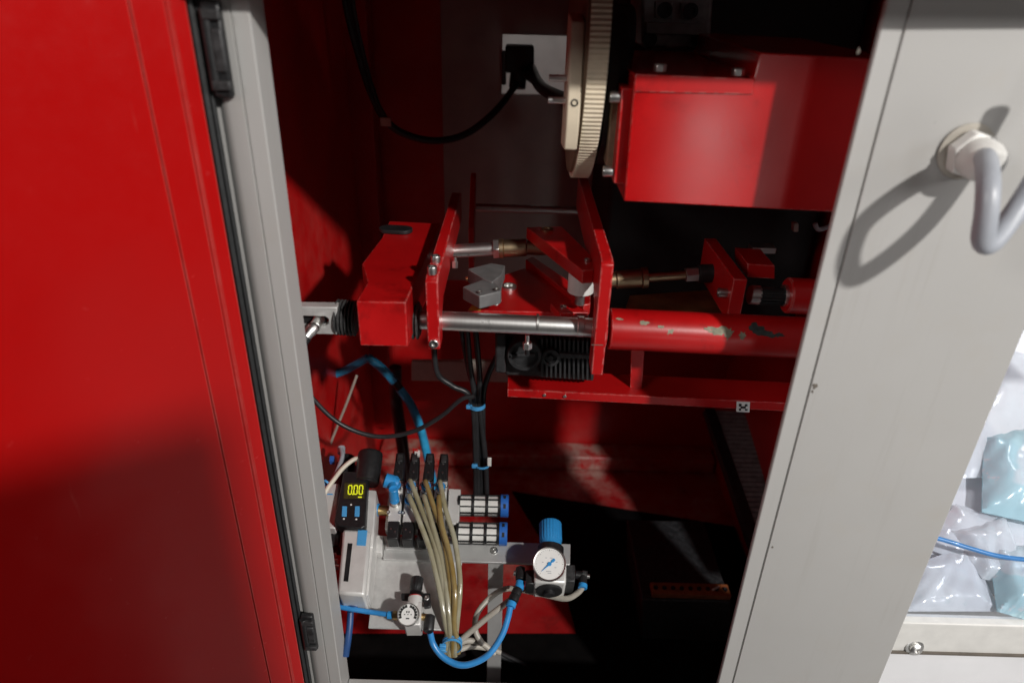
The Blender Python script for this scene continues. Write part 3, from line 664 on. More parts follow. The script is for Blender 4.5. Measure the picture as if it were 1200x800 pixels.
# toggle links, roller
zk = P(641, 300, .86).z - ZC + .03
def zplate(name, mat, pix, z, th, parent=None, bevel=.001):
    return MB().prism([PZ(x, y, z) for x, y in pix], (0, 0, -th)).build(name, mat, parent, bevel)
TL = thing('toggle_link', 'red toggle link pair with a pale roller beside the right lever plate', 'link', PZ(668, 330, -.36))
up = zplate('upper_link', 'red', [(617, 266), (658, 265), (694, 300), (696, 316), (683, 317)], -.285, .016, TL)
lo_ = zplate('lower_link', 'red', [(616, 304), (624, 300), (692, 346), (692, 356), (684, 357)], -.345, .014, TL)
rp = PZ(682, 318, -.302)
MB().cyl(rp + Z3 * -.002, rp - Z3 * .026, .0155, seg=32).build('roller', 'white_plastic', TL)
MB().cyl(rp + Z3 * .000, rp - Z3 * .042, .006, seg=20).build('roller_pin', 'steel', TL)
p = PZ(641, 270, -.285); bolt('bolt', p, (0, 0, 1), .008, .003, 'bronze', TL)
p = PZ(688, 306, -.285); bolt('bolt', p, (0, 0, 1), .004, .003, 'steel', TL)
# base plate of the toggle
BP = thing('base_plate', 'red base plate with a steel bushing and yellow paint mark under the toggle', 'plate', PZ(620, 350, -.38))
zplate('plate', 'red', [(548, 364), (560, 344), (590, 322), (614, 314), (660, 332), (690, 366)], -.352, .012, BP)
p = PZ(596, 338, -.352); MB().lathe(p, (0, 0, 1), [(-.003, .010), (.004, .010), (.005, .0085), (.005, .006), (.001, .0055), (.001, 1e-4)], 24).build('bushing', 'zinc', BP)
MB().prism([PZ(x, y, -.3515) for x, y in [(549, 363.5), (553, 358), (565, 360), (563, 364)]], (0, 0, .0004)).build('paint_mark', 'yellow_mark', BP)
zplate('wedge', 'red', [(645, 355), (656, 354), (672, 366), (656, 367)], -.340, .010, BP)
p = PZ(660, 360, -.340); bolt('bolt', p, (0, 0, 1), .004, .002, 'steel', BP)
# grey cast angle bracket
AB = thing('angle_bracket', 'grey cast iron angle bracket with a bolt behind the chrome shaft', 'bracket', PZ(566, 352, -.34))
zplate('upper_arm', 'grey_cast', [(548, 315), (576, 308), (592, 311), (588, 322), (577, 330), (567, 327)], -.318, .018, AB)
zplate('lower_arm', 'grey_cast', [(542, 336), (567, 327), (577, 330), (588, 336), (587, 341), (562, 347)], -.320, .016, AB)
p = PZ(579, 350, -.335); MB().hexa(p, p + Vector((.3, -1, .3)).normalized() * .008, .0078).build('bolt', 'chrome', AB, .0008)
p = PZ(582, 339, -.318); bolt('dowel', p, (0, 0, 1), .003, .001, 'zinc', AB)
p = PZ(562, 342, -.318); bolt('dowel', p, (0, 0, 1), .0025, .001, 'zinc', AB)
p = P(533, 306, .80); 
GN = thing('grease_nipple', 'tiny steel grease nipple under the chrome tie rod', 'grease nipple', p)
MB().hexa(p, p + Vector((0, -.3, -1)) * .008, .004).build('hexagon', 'zinc', GN); MB().cyl(p + Z3 * .006, p, .003).build('stem', 'zinc', GN)
tag(MB().cyl(P(546, 327, .80), P(560, 324, .80), .0026).build('dowel_pin', 'brass'), 'short brass pin sticking out of the grey angle bracket', 'pin')
# right-hand bracket, bushings, cylinder
RB = thing('bearing_bracket', 'dark red bearing bracket behind the red guide tube', 'bracket', P(866, 368, .80))
MB().prism([(P(860, 327, .77).x, y, z) for y, z in [(.77, P(860, 376, .77).z), (.77, P(860, 327, .77).z), (.90, P(836, 285, .90).z), (.92, P(836, 285, .90).z), (.92, P(860, 376, .77).z)]], (.0165, 0, 0)).build('plate', 'red', RB, .001)
MB().prism(ypoly([(876, 309), (908, 311), (908, 327), (876, 325)], .83), (0, .06, 0)).build('block', 'red', RB, .001)
p = P(853, 343, .785); bolt('bolt', p, (-1, 0, 0), .006, .012, 'steel', RB)
p = P(846, 345, .785); MB().cyl(p + X3 * .008, p - X3 * .004, .0035).build('stud', 'steel', RB)
p = P(893, 291, .9); MB().box(p, .032, .02, .008).build('cap', 'steel', RB, .001)
CY = thing('air_cylinder', 'red cylinder with black ribbed neck behind the grey column', 'cylinder', P(920, 360, .80))
MB().cyl(P(878, 345, .80), P(890, 346, .80), .012).build('nose', 'steel', CY)
nk = MB().cyl(P(886, 346, .80), P(922, 347, .80), .0105).build('neck', 'black_plastic', CY)
for k in range(5):
    aa = -.9 + k * .45; off = Vector((0, -math.cos(aa), math.sin(aa))) * .0112
    MB().box(P(904, 346.5, .80) + off, .034, .002, .002).build('rib', 'dark_iron', nk)
MB().cyl(P(921, 346, .80), P(1000, 350, .80), .0225, seg=36).build('barrel', 'red', CY)
MB().cyl(P(917, 346, .80), P(921.5, 346, .80), .0135, seg=36).build('ring', 'zinc', CY)
tag(MB().tube([P(x, y, .85) for x, y in ((955, 262), (958, 268), (965, 268), (980, 262))], .003).build('wire_loop', 'grey_cable'), 'small grey wire loop under the right end of the drive housing', 'wire')
tag(MB().cyl(P(925, 300, 1.2), P(1010, 305, 1.2), .045, seg=36).build('rear_cylinder', 'red'), 'fat dark red cylinder far back above the air cylinder', 'cylinder')
tag(MB().prism(ypoly([(930, 262), (936, 262), (936, 272), (930, 272)], .9), (0, .01, 0)).build('cable_tie', 'grey_tube', None, .001), 'pale cable tie end in the dark under the drive housing', 'cable tie')
tag(zplate('brown_board', 'brown_board', [(738, 346), (850, 338), (862, 368), (730, 370)], -.42, .01), 'brown board lying in the shade behind the red guide tube', 'board')

# ================================================================== MOTOR AND BASE BAR
GM = thing('gear_motor', 'black ribbed gear motor with round cover under the chrome shaft', 'motor', P(636, 446, .80))
ym = .775
MB().prism(ypoly([(590, 392), (696, 398), (696, 447), (592, 440)], ym + .012), (0, .09, 0)).build('body', 'motor_black', GM, .003)
MB().prism(ypoly([(580, 391), (593, 391), (593, 438), (580, 437)], ym), (0, .08, 0)).build('flange', 'motor_black', GM, .003)
cc = P(614.7, 414, ym)
rc_ = MB().lathe(cc + Y3 * .013, (0, -1, 0), [(0, .0225), (.017, .0225), (.020, .021), (.020, .0175), (.016, .0165), (.0165, 1e-4)], 48).build('round_cover', 'motor_black', GM)
MB().box(cc - Y3 * .005 + X3 * -.004, .034, .004, .005, ((X3 + Z3 * .1).normalized(), Y3, Z3)).build('web', 'motor_black', rc_, .001)
for k in range(12):
    x = 634 + k * 5.3
    MB().prism(ypoly([(x, 396 + k * .35), (x + 2.6, 396 + k * .35), (x + 2.6, 442 + k * .35), (x, 442 + k * .35)], ym + .002), (0, .0105, 0)).build('fin', 'motor_black', GM, .0006)
p = P(645, 417, ym + .002); MB().lathe(p, (0, -1, 0), [(0, .012), (.006, .012), (.0065, .008), (.003, .0075), (.003, .004), (.006, .0035), (.006, 1e-4)], 28).build('screw_boss', 'motor_black', GM)
MB().prism(ypoly([(655, 414), (692, 416), (692, 421), (655, 420)], ym - .003), (0, .008, 0)).build('lug', 'motor_black', GM, .001)
p = P(618, 404, ym - .012)
FT = thing('grease_fitting', 'small bright steel fitting with a nut hanging under the chrome shaft', 'fitting', P(618, 410, ym - .012))
MB().cyl(P(618, 392, ym - .03), P(618, 402, ym - .03), .0028).build('stem', 'chrome', FT)
MB().hexa(P(618, 401, ym - .03), P(618, 408, ym - .03), .0062).build('nut', 'chrome', FT, .0006)
MB().cyl(P(618, 408, ym - .03), P(618, 415, ym - .03), .003).build('tail', 'dark_iron', FT)
# base bar
zb0 = P(594.5, 456, .775).z - ZC
BB = thing('base_bar', 'red angle bar carrying the gear motor, with a small white sticker', 'bar', P(760, 470, .775))
MB().prism([P(594.5, 456, .775), P(594.5, 465, .775), P(960, 484, .775), P(960, 474, .775)], (0, .0035, 0)).build('front_flange', 'red', BB, .0008)
MB().prism([P(594.5, 456, .7755) + Z3 * .0002, P(960, 474, .7755) + Z3 * .0002, P(960, 474, .7755) + Vector((0, .055, 0)), P(594.5, 456, .7755) + Vector((0, .055, 0))], (0, 0, -.0035)).build('top_flange', 'red', BB, .0008)
MB().prism(ypoly([(740, 400), (756, 400), (752, 462), (738, 461)], .795), (0, .004, 0)).build('strap', 'red', BB, .0008)
stk = MB().prism(ypoly([(863.5, 470.5), (879, 471.3), (878.3, 483), (863, 482.2)], .7735), (0, .0012, 0)).build('sticker', 'dial_white', BB)
for (x0, y0, x1, y1) in ((866, 473, 869, 476), (873, 473.5, 876, 476), (868, 476, 874, 478.5), (866, 478.5, 868.5, 481), (873, 479, 876, 481)):
    MB().prism(ypoly([(x0, y0), (x1, y0), (x1, y1), (x0, y1)], .7732), (0, .0002, 0)).build('mark', 'dark_iron', stk)
for x in (638, 662):
    p = P(x, 462.5 + (x - 638) * .05, .775); MB().cyl(p + Y3 * .001, p - Y3 * .002, .0022, seg=12).build('rivet', 'zinc', BB)
tag(MB().prism([P(752, 458, .85), P(815, 461, .85), P(810, 447, .93), P(756, 445, .93)], (0, 0, -.006)).build('wooden_packing', 'brown_board'), 'piece of brown packing board behind the red base bar', 'board')
tag(MB().prism(ypoly([(482, 424), (596, 424), (596, 448), (482, 446)], 1.2), (0, .012, 0)).build('cross_member', 'grey_tube', None, .001), 'dull grey brown steel cross member far back under the lever plates', 'cross member')
# lower step on the back of the floor with worn paint
tag(MB().box(((XL + XR) / 2, YB - .03, Zr(ZF) + .02), XR - XL - .01, .06, .04).build('floor_beam', 'red_beam', None, .006), 'worn red beam along the foot of the back wall', 'beam')
# diagonal rail and ribbed track
DR = thing('cable_track', 'dark ribbed cable track running down beside the grey column', 'cable track', P(880, 640, 1.0))
ra, rb_ = P(826, 478, 1.25), P(884, 650, .92)
ax_ = (rb_ - ra); ux = X3
MB().prism([ra, ra + X3 * .022, rb_ + X3 * .022, rb_], (0, .01, -.02)).build('side_rail', 'dark_iron', DR, .001)
MB().prism([ra + X3 * .085, ra + X3 * .10, rb_ + X3 * .10, rb_ + X3 * .085], (0, .01, -.02)).build('side_rail', 'dark_iron', DR, .001)
for k in range(30):
    p = ra + ax_ * ((k + .5) / 30) + X3 * .0535 - Z3 * .006
    MB().box(p, .063, .008, .006, (X3, ax_.normalized(), X3.cross(ax_.normalized()))).build('link', 'module_grey', DR)
# black box with the orange terminal strip
EB = thing('power_unit', 'black power unit with dented metal edge low on the cabinet floor', 'power unit', P(800, 790, .86))
yq = .86
MB().prism(ypoly([(752, 702), (856, 704), (856, 850), (752, 850)], yq), (0, .2, 0)).build('case', 'black_worn', EB, .003)
MB().prism(ypoly([(746, 752), (760, 752), (758, 768), (745, 768)], yq - .003), (0, .003, 0)).build('metal_edge', 'steel', EB, .0008)
MB().prism(ypoly([(770, 775), (850, 777), (850, 850), (770, 850)], yq - .006), (0, .005, 0)).build('lower_cover', 'black_worn', EB, .001)
OS = thing('terminal_strip', 'rusty orange terminal strip lying on the black power unit', 'terminal strip', P(808, 698, .88))
tp = P(764, 700, .8605); tq = P(856, 702.5, .8605); L = (tq - tp).length
MB().prism([tp, tq, tq + Vector((0, .026, 0)), tp + Vector((0, .026, 0))], (0, 0, .010)).build('body', 'orange_block', OS, .001)
for k in range(9):
    p = tp + (tq - tp) * ((k + .5) / 9) + Vector((0, .013, .0105)); MB().lathe(p, (0, 0, 1), [(-.001, .004), (.002, .004), (.002, .002), (0, 1e-4)], 12).build('terminal_screw', 'dark_iron', OS)
p = tp + (tq - tp) * .82 + Vector((0, .013, .013)); MB().box(p, .016, .003, .002, ((X3 + Y3 * .6).normalized(), (Y3 - X3 * .6).normalized(), Z3)).build('pale_slip', 'white_plastic', OS)

# ================================================================== HOSES AND CABLES, LOWER LEFT
BH = thing('blue_hose', 'bent blue air hose with a dark joint coming from the left wall', 'hose', P(470, 470, 1.1))
YH_ = 1.08
MB().tube([P(x, y, YH_) for x, y in ((388, 440), (408, 432), (431, 419))], .0075).build('upper_run', 'hose_blue', BH)
MB().tube([P(x, y, YH_) for x, y in ((430, 418), (446, 430), (462, 447))], .0082).build('middle_run', 'hose_blue', BH)
MB().tube([P(x, y, YH_) for x, y in ((458, 442), (465, 450), (470, 458))], .0075).build('joint', 'black_plastic', BH)
MB().tube([P(x, y, YH_ + .0) for x, y in ((468, 455), (482, 475), (493, 503), (501, 535), (508, 570), (512, 610))], .0082).build('lower_run', 'hose_blue', BH)
tag(MB().tube([P(x, y, .80) for x, y in ((338, 405), (350, 438), (366, 466), (398, 496), (440, 511), (482, 506), (516, 488), (540, 468), (556, 464))], .0032).build('looped_cable', 'cable_black'), 'thin black cable looping from the jamb to the tied cable bundle', 'cable')
tag(MB().tube([P(x, y, 1.0) for x, y in ((418, 440), (407, 470), (395, 500), (382, 534), (372, 570))], .0024).build('pale_wire', 'grey_tube'), 'pale slanting wire behind the black loop on the left wall', 'wire')
tag(MB().tube([P(x, y, 1.12) for x, y in ((463, 430), (464, 470), (470, 510), (476, 560), (480, 620))], .012).build('dark_hose', 'cable_black'), 'thick black hose standing behind the blue hose', 'hose')
bund = [((546, 372), (551, 430), (557, 470), (559, 530), (561, 600)), ((538, 370), (549, 432), (560, 470), (564, 530), (566, 600)), ((556, 372), (562, 440), (562, 475), (569, 540), (571, 600)), ((590, 402), (572, 440), (566, 470), (566, 540), (562, 600)), ((508, 395), (512, 436), (530, 452), (552, 468), (557, 530), (557, 600))]
for i, q in enumerate(bund):
    lab = {3: 'black cable joining the tied bundle from the round motor cover', 4: 'black cable joining the tied bundle from below the left lever plate'}.get(i, 'black cable of the tied bundle coming straight down from behind the chrome shaft')
    tag(MB().tube([P(x, y, .86 + .006 * (i % 2)) for x, y in q], .0042).build('bundled_cable', 'cable_black'), lab, 'cable', 'black cables in the tied bundle')
def qtie(c, axis, r, name, label, wd=.004, grp=None):
    o = thing(name, label, 'cable tie', c, grp)
    MB().lathe(Vector(c) - Vector(axis).normalized() * wd / 2, axis, [(0, r), (wd, r), (wd, r - .0012), (0, r - .0012), (0, r)], 24, False).build('strap', 'blue_label', o)
    MB().box(Vector(c) + Vector((-r * .9, -r * .5, 0)), .009, .005, .006).build('head', 'blue_label', o, .001)
    return o
qtie(P(559, 474, .86), (0, 0, 1), .0125, 'cable_tie', 'blue cable tie high on the black cable bundle', .006)
qtie(P(565, 543, .86), (0, 0, 1), .0125, 'cable_tie', 'blue cable tie beside the white tag on the black cable bundle', .003)
tag(MB().box(P(573.5, 541, .845), .006, .002, .016).build('cable_tag', 'white_plastic', None, .0008), 'small white tag on the black cable bundle', 'tag')
for k, q in enumerate((((500, 812), (512, 790), (530, 772), (545, 765)), ((570, 762), (600, 775), (625, 795), (640, 815)), ((585, 764), (620, 782), (650, 805), (660, 820)))):
    tag(MB().tube([P(x, y, .80) for x, y in q], .004).build('floor_cable', 'cable_black'), 'dark cable lying in the shade behind the sill', 'cable', 'dark cables behind the sill')

# ================================================================== AIR PANEL (tilted, facing the opening)
AP = thing('pneumatics_bracket', 'brushed aluminium bracket plate and rail carrying the pneumatic units', 'bracket', Q(500, 700, -.005))
qprism([(443, 627), (548, 631), (523, 738), (431.5, 735)], -.005, -.001).build('plate', 'aluminium_plate', AP, .0008)
qprism([(450, 630), (668.5, 637), (668, 661.5), (449, 655)], -.0006, .004).build('rail', 'aluminium_sheet', AP, .0008)
pa = Q(572, 660, -.003); pb = Q(590, 660, -.003)
MB().prism([pa, pb, pb + Y3 * .004, pa + Y3 * .004], (0, 0, Zr(ZF) - pa.z + .0005)).build('post', 'aluminium_sheet', AP, .0006)
p = Q(579, 645, .004); ws = MB().lathe(p, QN, [(0, .0058), (.0010, .0058), (.0012, .005)], 20).build('washer', 'zinc', AP); bolt('screw', p + QN * .001, QN, .0035, .002, 'zinc', AP)
p = Q(457, 637, .004); ws = MB().lathe(p, QN, [(0, .0058), (.0010, .0058), (.0012, .005)], 20).build('washer', 'zinc', AP); bolt('screw', p + QN * .001, QN, .0035, .0025, 'zinc', AP)
# ---- valve island
VI = thing('valve_island', 'silver and black valve island of four slim valves on the air panel', 'valve island', Q(495, 632, .004))
qprism([(456, 572), (540, 574), (537, 622), (451, 620)], .0045, .020).build('manifold', 'silver_body', VI, .001)
qprism([(526, 572), (540, 573), (537, 614), (524, 613)], .0205, .040).build('end_block', 'silver_body', VI, .001)
qprism([(452, 633), (508, 635), (507, 645), (451, 643)], .0045, .009).build('foot_plate', 'aluminium_sheet', VI, .0008)
tops = [(469, 530), (486.5, 530), (504, 530.5), (520.5, 531)]; bots = [(459.5, 631), (477, 632), (494.5, 632.5), (511.5, 633)]
def lerp2(a, b, t): return (a[0] + (b[0] - a[0]) * t, a[1] + (b[1] - a[1]) * t)
fit = {}
for i in range(4):
    a, b = tops[i], bots[i]
    def quad(t0, t1, wd0, wd1):
        p0, p1 = lerp2(a, b, t0), lerp2(a, b, t1)
        return [(p0[0] - wd0, p0[1]), (p0[0] + wd0, p0[1]), (p1[0] + wd1, p1[1]), (p1[0] - wd1, p1[1])]
    v = qprism(quad(.31, .80, 6.6, 7.4), .0205, .043).build('valve_body', 'silver_body', VI, .001)
    c1 = qprism(quad(.0, .315, 4.6, 6.2), .022, .046).build('solenoid', 'black_plastic', VI, .0015)
    c2 = qprism(quad(.785, 1.0, 6.8, 6.4), .018, .043).build('solenoid', 'black_plastic', VI, .0015)
    qprism(quad(.02, .10, 3.2, 3.4), .046, .050).build('plug_top', 'black_worn', c1, .001)
    for t in (.12, .22):
        q = lerp2(a, b, t); MB().lathe(Q(*q, .046), QN, [(0, .0014), (.0008, .0014), (.0008, 1e-4)], 10).build('contact', 'zinc', c1)
    for sx in (-2.4, 2.4):
        q = lerp2(a, b, .275); qprism([(q[0] + sx - .9, q[1] - 3), (q[0] + sx + .9, q[1] - 3), (q[0] + sx + .9, q[1] + 3), (q[0] + sx - .9, q[1] + 3)], .044, .0472).build('rib', 'black_matt', c1)
    for sx in (-2.5, 2.5):
        q = lerp2(a, b, .90); MB().lathe(Q(q[0] + sx, q[1] + sx * .6, .043), QN, [(0, .0012), (.0008, .0012), (.0008, 1e-4)], 10).build('contact', 'zinc', c2)
    for (t, sx) in ((.365, -6.5), (.385, 6.5), (.70, -7), (.70, 7)):
        q = lerp2(a, b, t); bolt('screw', Q(q[0] + sx, q[1], .043), QN, .0028, .0022, 'zinc', v)
    qprism(quad(.46, .53, 4.8, 5), .043, .0445).build('label', 'black_plastic' if i > 1 else 'silver_body', v)
    fit[i] = []
    for t in (.43, .60):
        q = lerp2(a, b, t); p = Q(*q, .043)
        ft = MB().lathe(p, QN, [(0, .0072), (.003, .0072), (.0035, .0062), (.010, .0062)], 24).build('push_fitting', 'zinc', v)
        MB().lathe(p + QN * .0101, QN, [(0, .0070), (.003, .0074), (.004, .0068), (.004, .0048), (.001, .0046)], 24, False).build('release_ring', 'blue_plastic', ft)
        fit[i].append(p + QN * .011)
qprism([(486, 527), (492, 527.5), (492, 533), (489, 533), (489, 530), (486, 530)], .046, .051).build('white_clip', 'white_plastic', VI)
qprism([(483.5, 525), (490, 525.5), (490, 528), (483.5, 527.5)], .046, .053).build('red_clip', 'red', VI)
# blue swivel T plug on the first valve
BT = thing('swivel_fitting', 'bright blue swivel fitting standing on the first valve', 'fitting', fit[0][1])
p0 = fit[0][1] + QN * .0035; 
MB().cyl(p0, p0 + QN * .022 + QU * .004, .0068).build('stem', 'blue_plastic', BT)
p2 = fit[0][0] + QN * .0035
MB().cyl(p2, p2 + QN * .014, .0062).build('side_stem', 'blue_plastic', BT)
e0 = Q(450, 562, .074); e1 = Q(464, 566, .070)
MB().lathe(e0, e1 - e0, [(0, .007), (.002, .0105), (.014, .0105), (.016, .0085), (.022, .008)], 28).build('barrel', 'blue_plastic', BT)
MB().tube([e0 + (e1 - e0) * .6, p0 + QN * .020 + QU * .004], .0066).build('neck', 'blue_plastic', BT)
MB().cyl(Q(461, 559, .072), Q(465, 569, .066), .0042).build('tab', 'blue_plastic', BT)
# ---- silencers
def silencer(x0, x1, yc0, yc1, label, h=.026):
    a, b = Q(x0, yc0, h), Q(x1, yc1, h); ax = (b - a).normalized(); L = (b - a).length
    r = 13.2 * QS
    o = thing('silencer', label, 'silencer', a - Z3 * r, 'exhaust silencers')
    MB().cyl(a, a + ax * L * .86, r * .88, seg=32).build('core', 'white_plastic', o)
    MB().cyl(a - ax * .012, a, r * .45).build('thread', 'black_plastic', o)
    for t in (0, .275, .55, .80):
        MB().lathe(a + ax * L * t, ax, [(0, r * .86), (0, r), (L * .05, r), (L * .05, r * .86)], 32, False).build('cage_ring', 'black_plastic', o)
    u = ax.cross(QN).normalized()
    for k in range(9):
        an = k * math.tau / 9 + .22; d = u * math.cos(an) + QN * math.sin(an); tdir = ax.cross(d)
        MB().box(a + ax * L * .425 + d * r * .93, L * .85, r * .13, r * .13, (ax, d, tdir)).build('cage_bar', 'black_plastic', o)
    cp_ = MB().lathe(a + ax * L * .845, ax, [(0, r * .7), (0, r * 1.04), (L * .14, r * 1.04), (L * .155, r * .95)], 32).build('end_cap', 'blue_cap', o)
    for an in (1.0, 1.9):
        d = u * math.cos(an) + QN * math.sin(an)
        MB().box(a + ax * L * .92 + d * r * 1.035, L * .05, r * .05, r * .4, (ax, d, ax.cross(d))).build('slot', 'black_matt', cp_)
silencer(537, 596, 591.5, 592.5, 'black caged silencer with blue cap, the one farther from the rail screw', .026)
silencer(535, 594.5, 624, 625.5, 'black caged silencer with blue cap resting just above the rail screw', .026)
# ---- amber tubes from the valves to the tie
tie_c = Q(530, 752, -.012)
paths = [
 ('amber air tube from the upper port of the second valve', fit[1][0], [(493, 594, .06), (508, 634, .05), (519, 682, .035), (524, 728, .01)], (521, 766)),
 ('amber air tube from the lower port of the second valve', fit[1][1], [(490, 607, .06), (505, 648, .045), (516, 696, .03), (523, 735, .008)], (526, 770)),
 ('amber air tube from the upper port of the third valve', fit[2][0], [(507, 590, .066), (519, 626, .055), (527, 676, .04), (529, 722, .014)], (530, 768)),
 ('amber air tube from the lower port of the third valve', fit[2][1], [(506, 612, .06), (517, 652, .045), (524, 698, .03), (527, 735, .01)], (524, 768)),
 ('amber air tube from the upper port of the fourth valve', fit[3][0], [(522, 596, .062), (533, 634, .05), (539, 682, .035), (536, 724, .012)], (533, 768)),
 ('amber air tube from the lower port of the fourth valve', fit[3][1], [(517, 612, .065), (527, 650, .052), (533, 694, .036), (532, 732, .012)], (537, 764)),
]
for ti, (lab, st, mid, en) in enumerate(paths):
    pts = [st - QN * .006, st + QN * .012] + [Q(*m_) for m_ in mid]
    k = (en[0] - 529) / 8.0
    pts += [tie_c + X3 * k * .0075 + QN * random.uniform(-.004, .006), Q(en[0], en[1], -.03)]
    tag(MB().tube(pts, .0038, 14).build('air_tube', ('olive_tube', 'olive_tube', 'amber_tube', 'olive_tube', 'olive_tube', 'amber_tube')[ti]), lab, 'air tube', 'amber tubes from the valve island')
qtie(tie_c, QU - QN * .3, .0135, 'cable_tie', 'blue cable tie gathering the amber air tubes below the plate', .004)
qtie(tie_c + QU * -.005, QU - QN * .3, .0137, 'cable_tie', 'second blue cable tie wound just under the first on the amber tubes', .003)
for lab, q in (('pale grey air tube running straight from the blue tie to the regulator elbow', [(533, 756, -.02), (545, 745, -.01), (570, 724, .006), (597, 703, .02)]),
               ('pale grey air tube looping up behind the post to the far side of the regulator', [(566, 755, -.03), (557, 738, -.02), (560, 717, -.015), (578, 697, -.010), (598, 689, -.006), (636, 696, .004), (662, 701, .012), (676, 695, .02), (684, 686, .03)]),
               ('upper of two pale air tubes running right from the blue tie', [(534, 756, -.025), (548, 750, -.03), (566, 754, -.04), (580, 766, -.05)]),
               ('lower of two pale air tubes running right from the blue tie', [(534, 762, -.03), (552, 757, -.04), (572, 759, -.05), (586, 764, -.06)])):
    tag(MB().tube([Q(*m_) for m_ in q], .0040, 12).build('air_tube', 'grey_tube'), lab, 'air tube')
tag(MB().tube([Q(*m_) for m_ in ((504, 741, .022), (508, 755, .012), (519, 769, .004), (536, 778, 0), (553, 777, 0), (573, 766, .006), (588, 744, .016), (595, 724, .026), (598, 710, .034))], .0042, 14).build('air_tube', 'blue_tube'), 'bright blue air tube hanging in a bow between the two regulators', 'air tube')
tag(MB().tube([Q(*m_) for m_ in ((380, 706, .02), (400, 711, .022), (430, 716, .024), (462, 720.5, .026))], .0034, 14).build('air_tube', 'blue_tube'), 'short blue air tube from the jamb to the small regulator', 'air tube')
# ---- large regulator with gauge
RG = thing('pressure_regulator', 'pressure regulator with blue ribbed knob and white round gauge on the rail', 'regulator', Q(645, 690, .004))
kax = (QU * .93 + QN * .36).normalized()
def knob(base, ax, r, L, mat, parent, ribs=22, name='knob'):
    mb = MB(); vs_, fs = [], []; u = ax.orthogonal().normalized(); v_ = ax.cross(u); n = ribs * 4
    levels = [(0, .93, 0), (L * .22, .93, 0), (L * .26, 1, 1), (L * .95, 1, 1), (L, .93, .6)]
    for d, rr, rb in levels:
        for k in range(n):
            a = math.tau * k / n; q = r * rr * (1 - (.05 * rb if k % 4 in (2, 3) else 0)); vs_.append(base + ax * d + (u * math.cos(a) + v_ * math.sin(a)) * q)
    for j in range(len(levels) - 1):
        for k in range(n): fs.append((j * n + k, j * n + (k + 1) % n, (j + 1) * n + (k + 1) % n, (j + 1) * n + k))
    mb.add(vs_, fs); mb.add(vs_[-n:], [tuple(range(n))]); mb.add(vs_[:n], [tuple(range(n))])
    return mb.build(name, mat, parent, 0)
kb = Q(645.5, 641, .034)
knob(kb, QU, 13.3 * QS, 31 * QS, 'blue_plastic', RG)
MB().cyl(Q(645, 650, .034), kb, 15 * QS, seg=32).build('bonnet', 'black_plastic', RG)
qprism([(626, 652), (664, 652), (663.5, 683), (626, 682)], .006, .052).build('body', 'silver_body', RG, .003)
cb = Q(644.5, 682.6, .052) - QN * .021; MB().cyl(cb + QU * .002, cb - QU * .003, 14.5 * QS, seg=32).build('bottom_plug', 'black_plastic', RG)
MB().cyl(cb - QU * .002, cb - QU * .008, 6 * QS, seg=20).build('drain', 'black_plastic', RG)
gn = (QN * .93 - QU * .30 + X3 * -.05).normalized()
gcn = Q(644, 660.5, .068); gr = 19.0 * QS * .97
MB().cyl(gcn - gn * .020, gcn - gn * .006, gr * .55).build('gauge_neck', 'black_plastic', RG)
gau = MB().lathe(gcn - gn * .009, gn, [(0, gr * .9), (.002, gr * .97), (.008, gr), (.0105, gr), (.0112, gr * .96), (.0105, gr * .90), (.0085, gr * .89)], 56).build('gauge', 'steel', RG)
dial = MB().lathe(gcn - gn * .0006, gn, [(0, gr * .895), (.0008, gr * .895)], 56).build('dial', 'dial_white', gau)
du = (QX - gn * QX.dot(gn)).normalized(); dv = gn.cross(du)
dvu = dv if dv.dot(QU) > 0 else -dv
def on_dial(c, x, y, r, h): return c + du * x * r + dvu * y * r + gn * h
tk = MB()
for k in range(31):
    an = R(225 - k * 9); L0 = .80 if k % 5 == 0 else .86
    d = du * math.cos(an) + dvu * math.sin(an); t_ = gn.cross(d)
    tk.box(gcn + d * gr * (L0 + .90) / 2 * .93 + gn * .0004, gr * (.90 - L0), gr * .014, .0002, (d, t_, gn))
tk.build('scale_marks', 'dark_iron', gau)
nd = MB(); an = R(222)
d = (du * math.cos(an) + dvu * math.sin(an)); t_ = gn.cross(d)
c0 = gcn + gn * .0009
nd.prism([c0 + d * gr * .68, c0 + d * gr * .1 + t_ * gr * .05, c0 - d * gr * .18 + t_ * gr * .04, c0 - d * gr * .22 + t_ * gr * .085, c0 - d * gr * .42 + t_ * gr * .07, c0 - d * gr * .42 - t_ * gr * .07, c0 - d * gr * .22 - t_ * gr * .085, c0 - d * gr * .18 - t_ * gr * .04, c0 + d * gr * .1 - t_ * gr * .05], gn * .0004)
nd.lathe(c0, gn, [(0, gr * .12), (.0009, gr * .11), (.0009, 1e-4)], 20)
nd.build('needle', 'blue_plastic', gau)
pt = MB()
for (x, y, ww) in ((-.05, -.42, .30), (0, -.52, .22), (.1, .35, .16), (-.2, .35, .10), (.35, -.2, .12), (-.4, .1, .10), (.42, .12, .10)):
    pt.box(on_dial(gcn, x, y, gr, .0004), gr * ww, gr * .035, .0002, (du, dvu, gn))
pt.build('print', 'grey_cable', gau)
qprism([(663.5, 661), (674, 661), (674, 681), (663.5, 681)], .010, .048).build('side_block', 'black_worn', RG, .0015)
qprism([(616, 667), (626.5, 667), (626.5, 684), (616, 684)], .014, .044).build('side_block', 'black_plastic', RG, .0015)
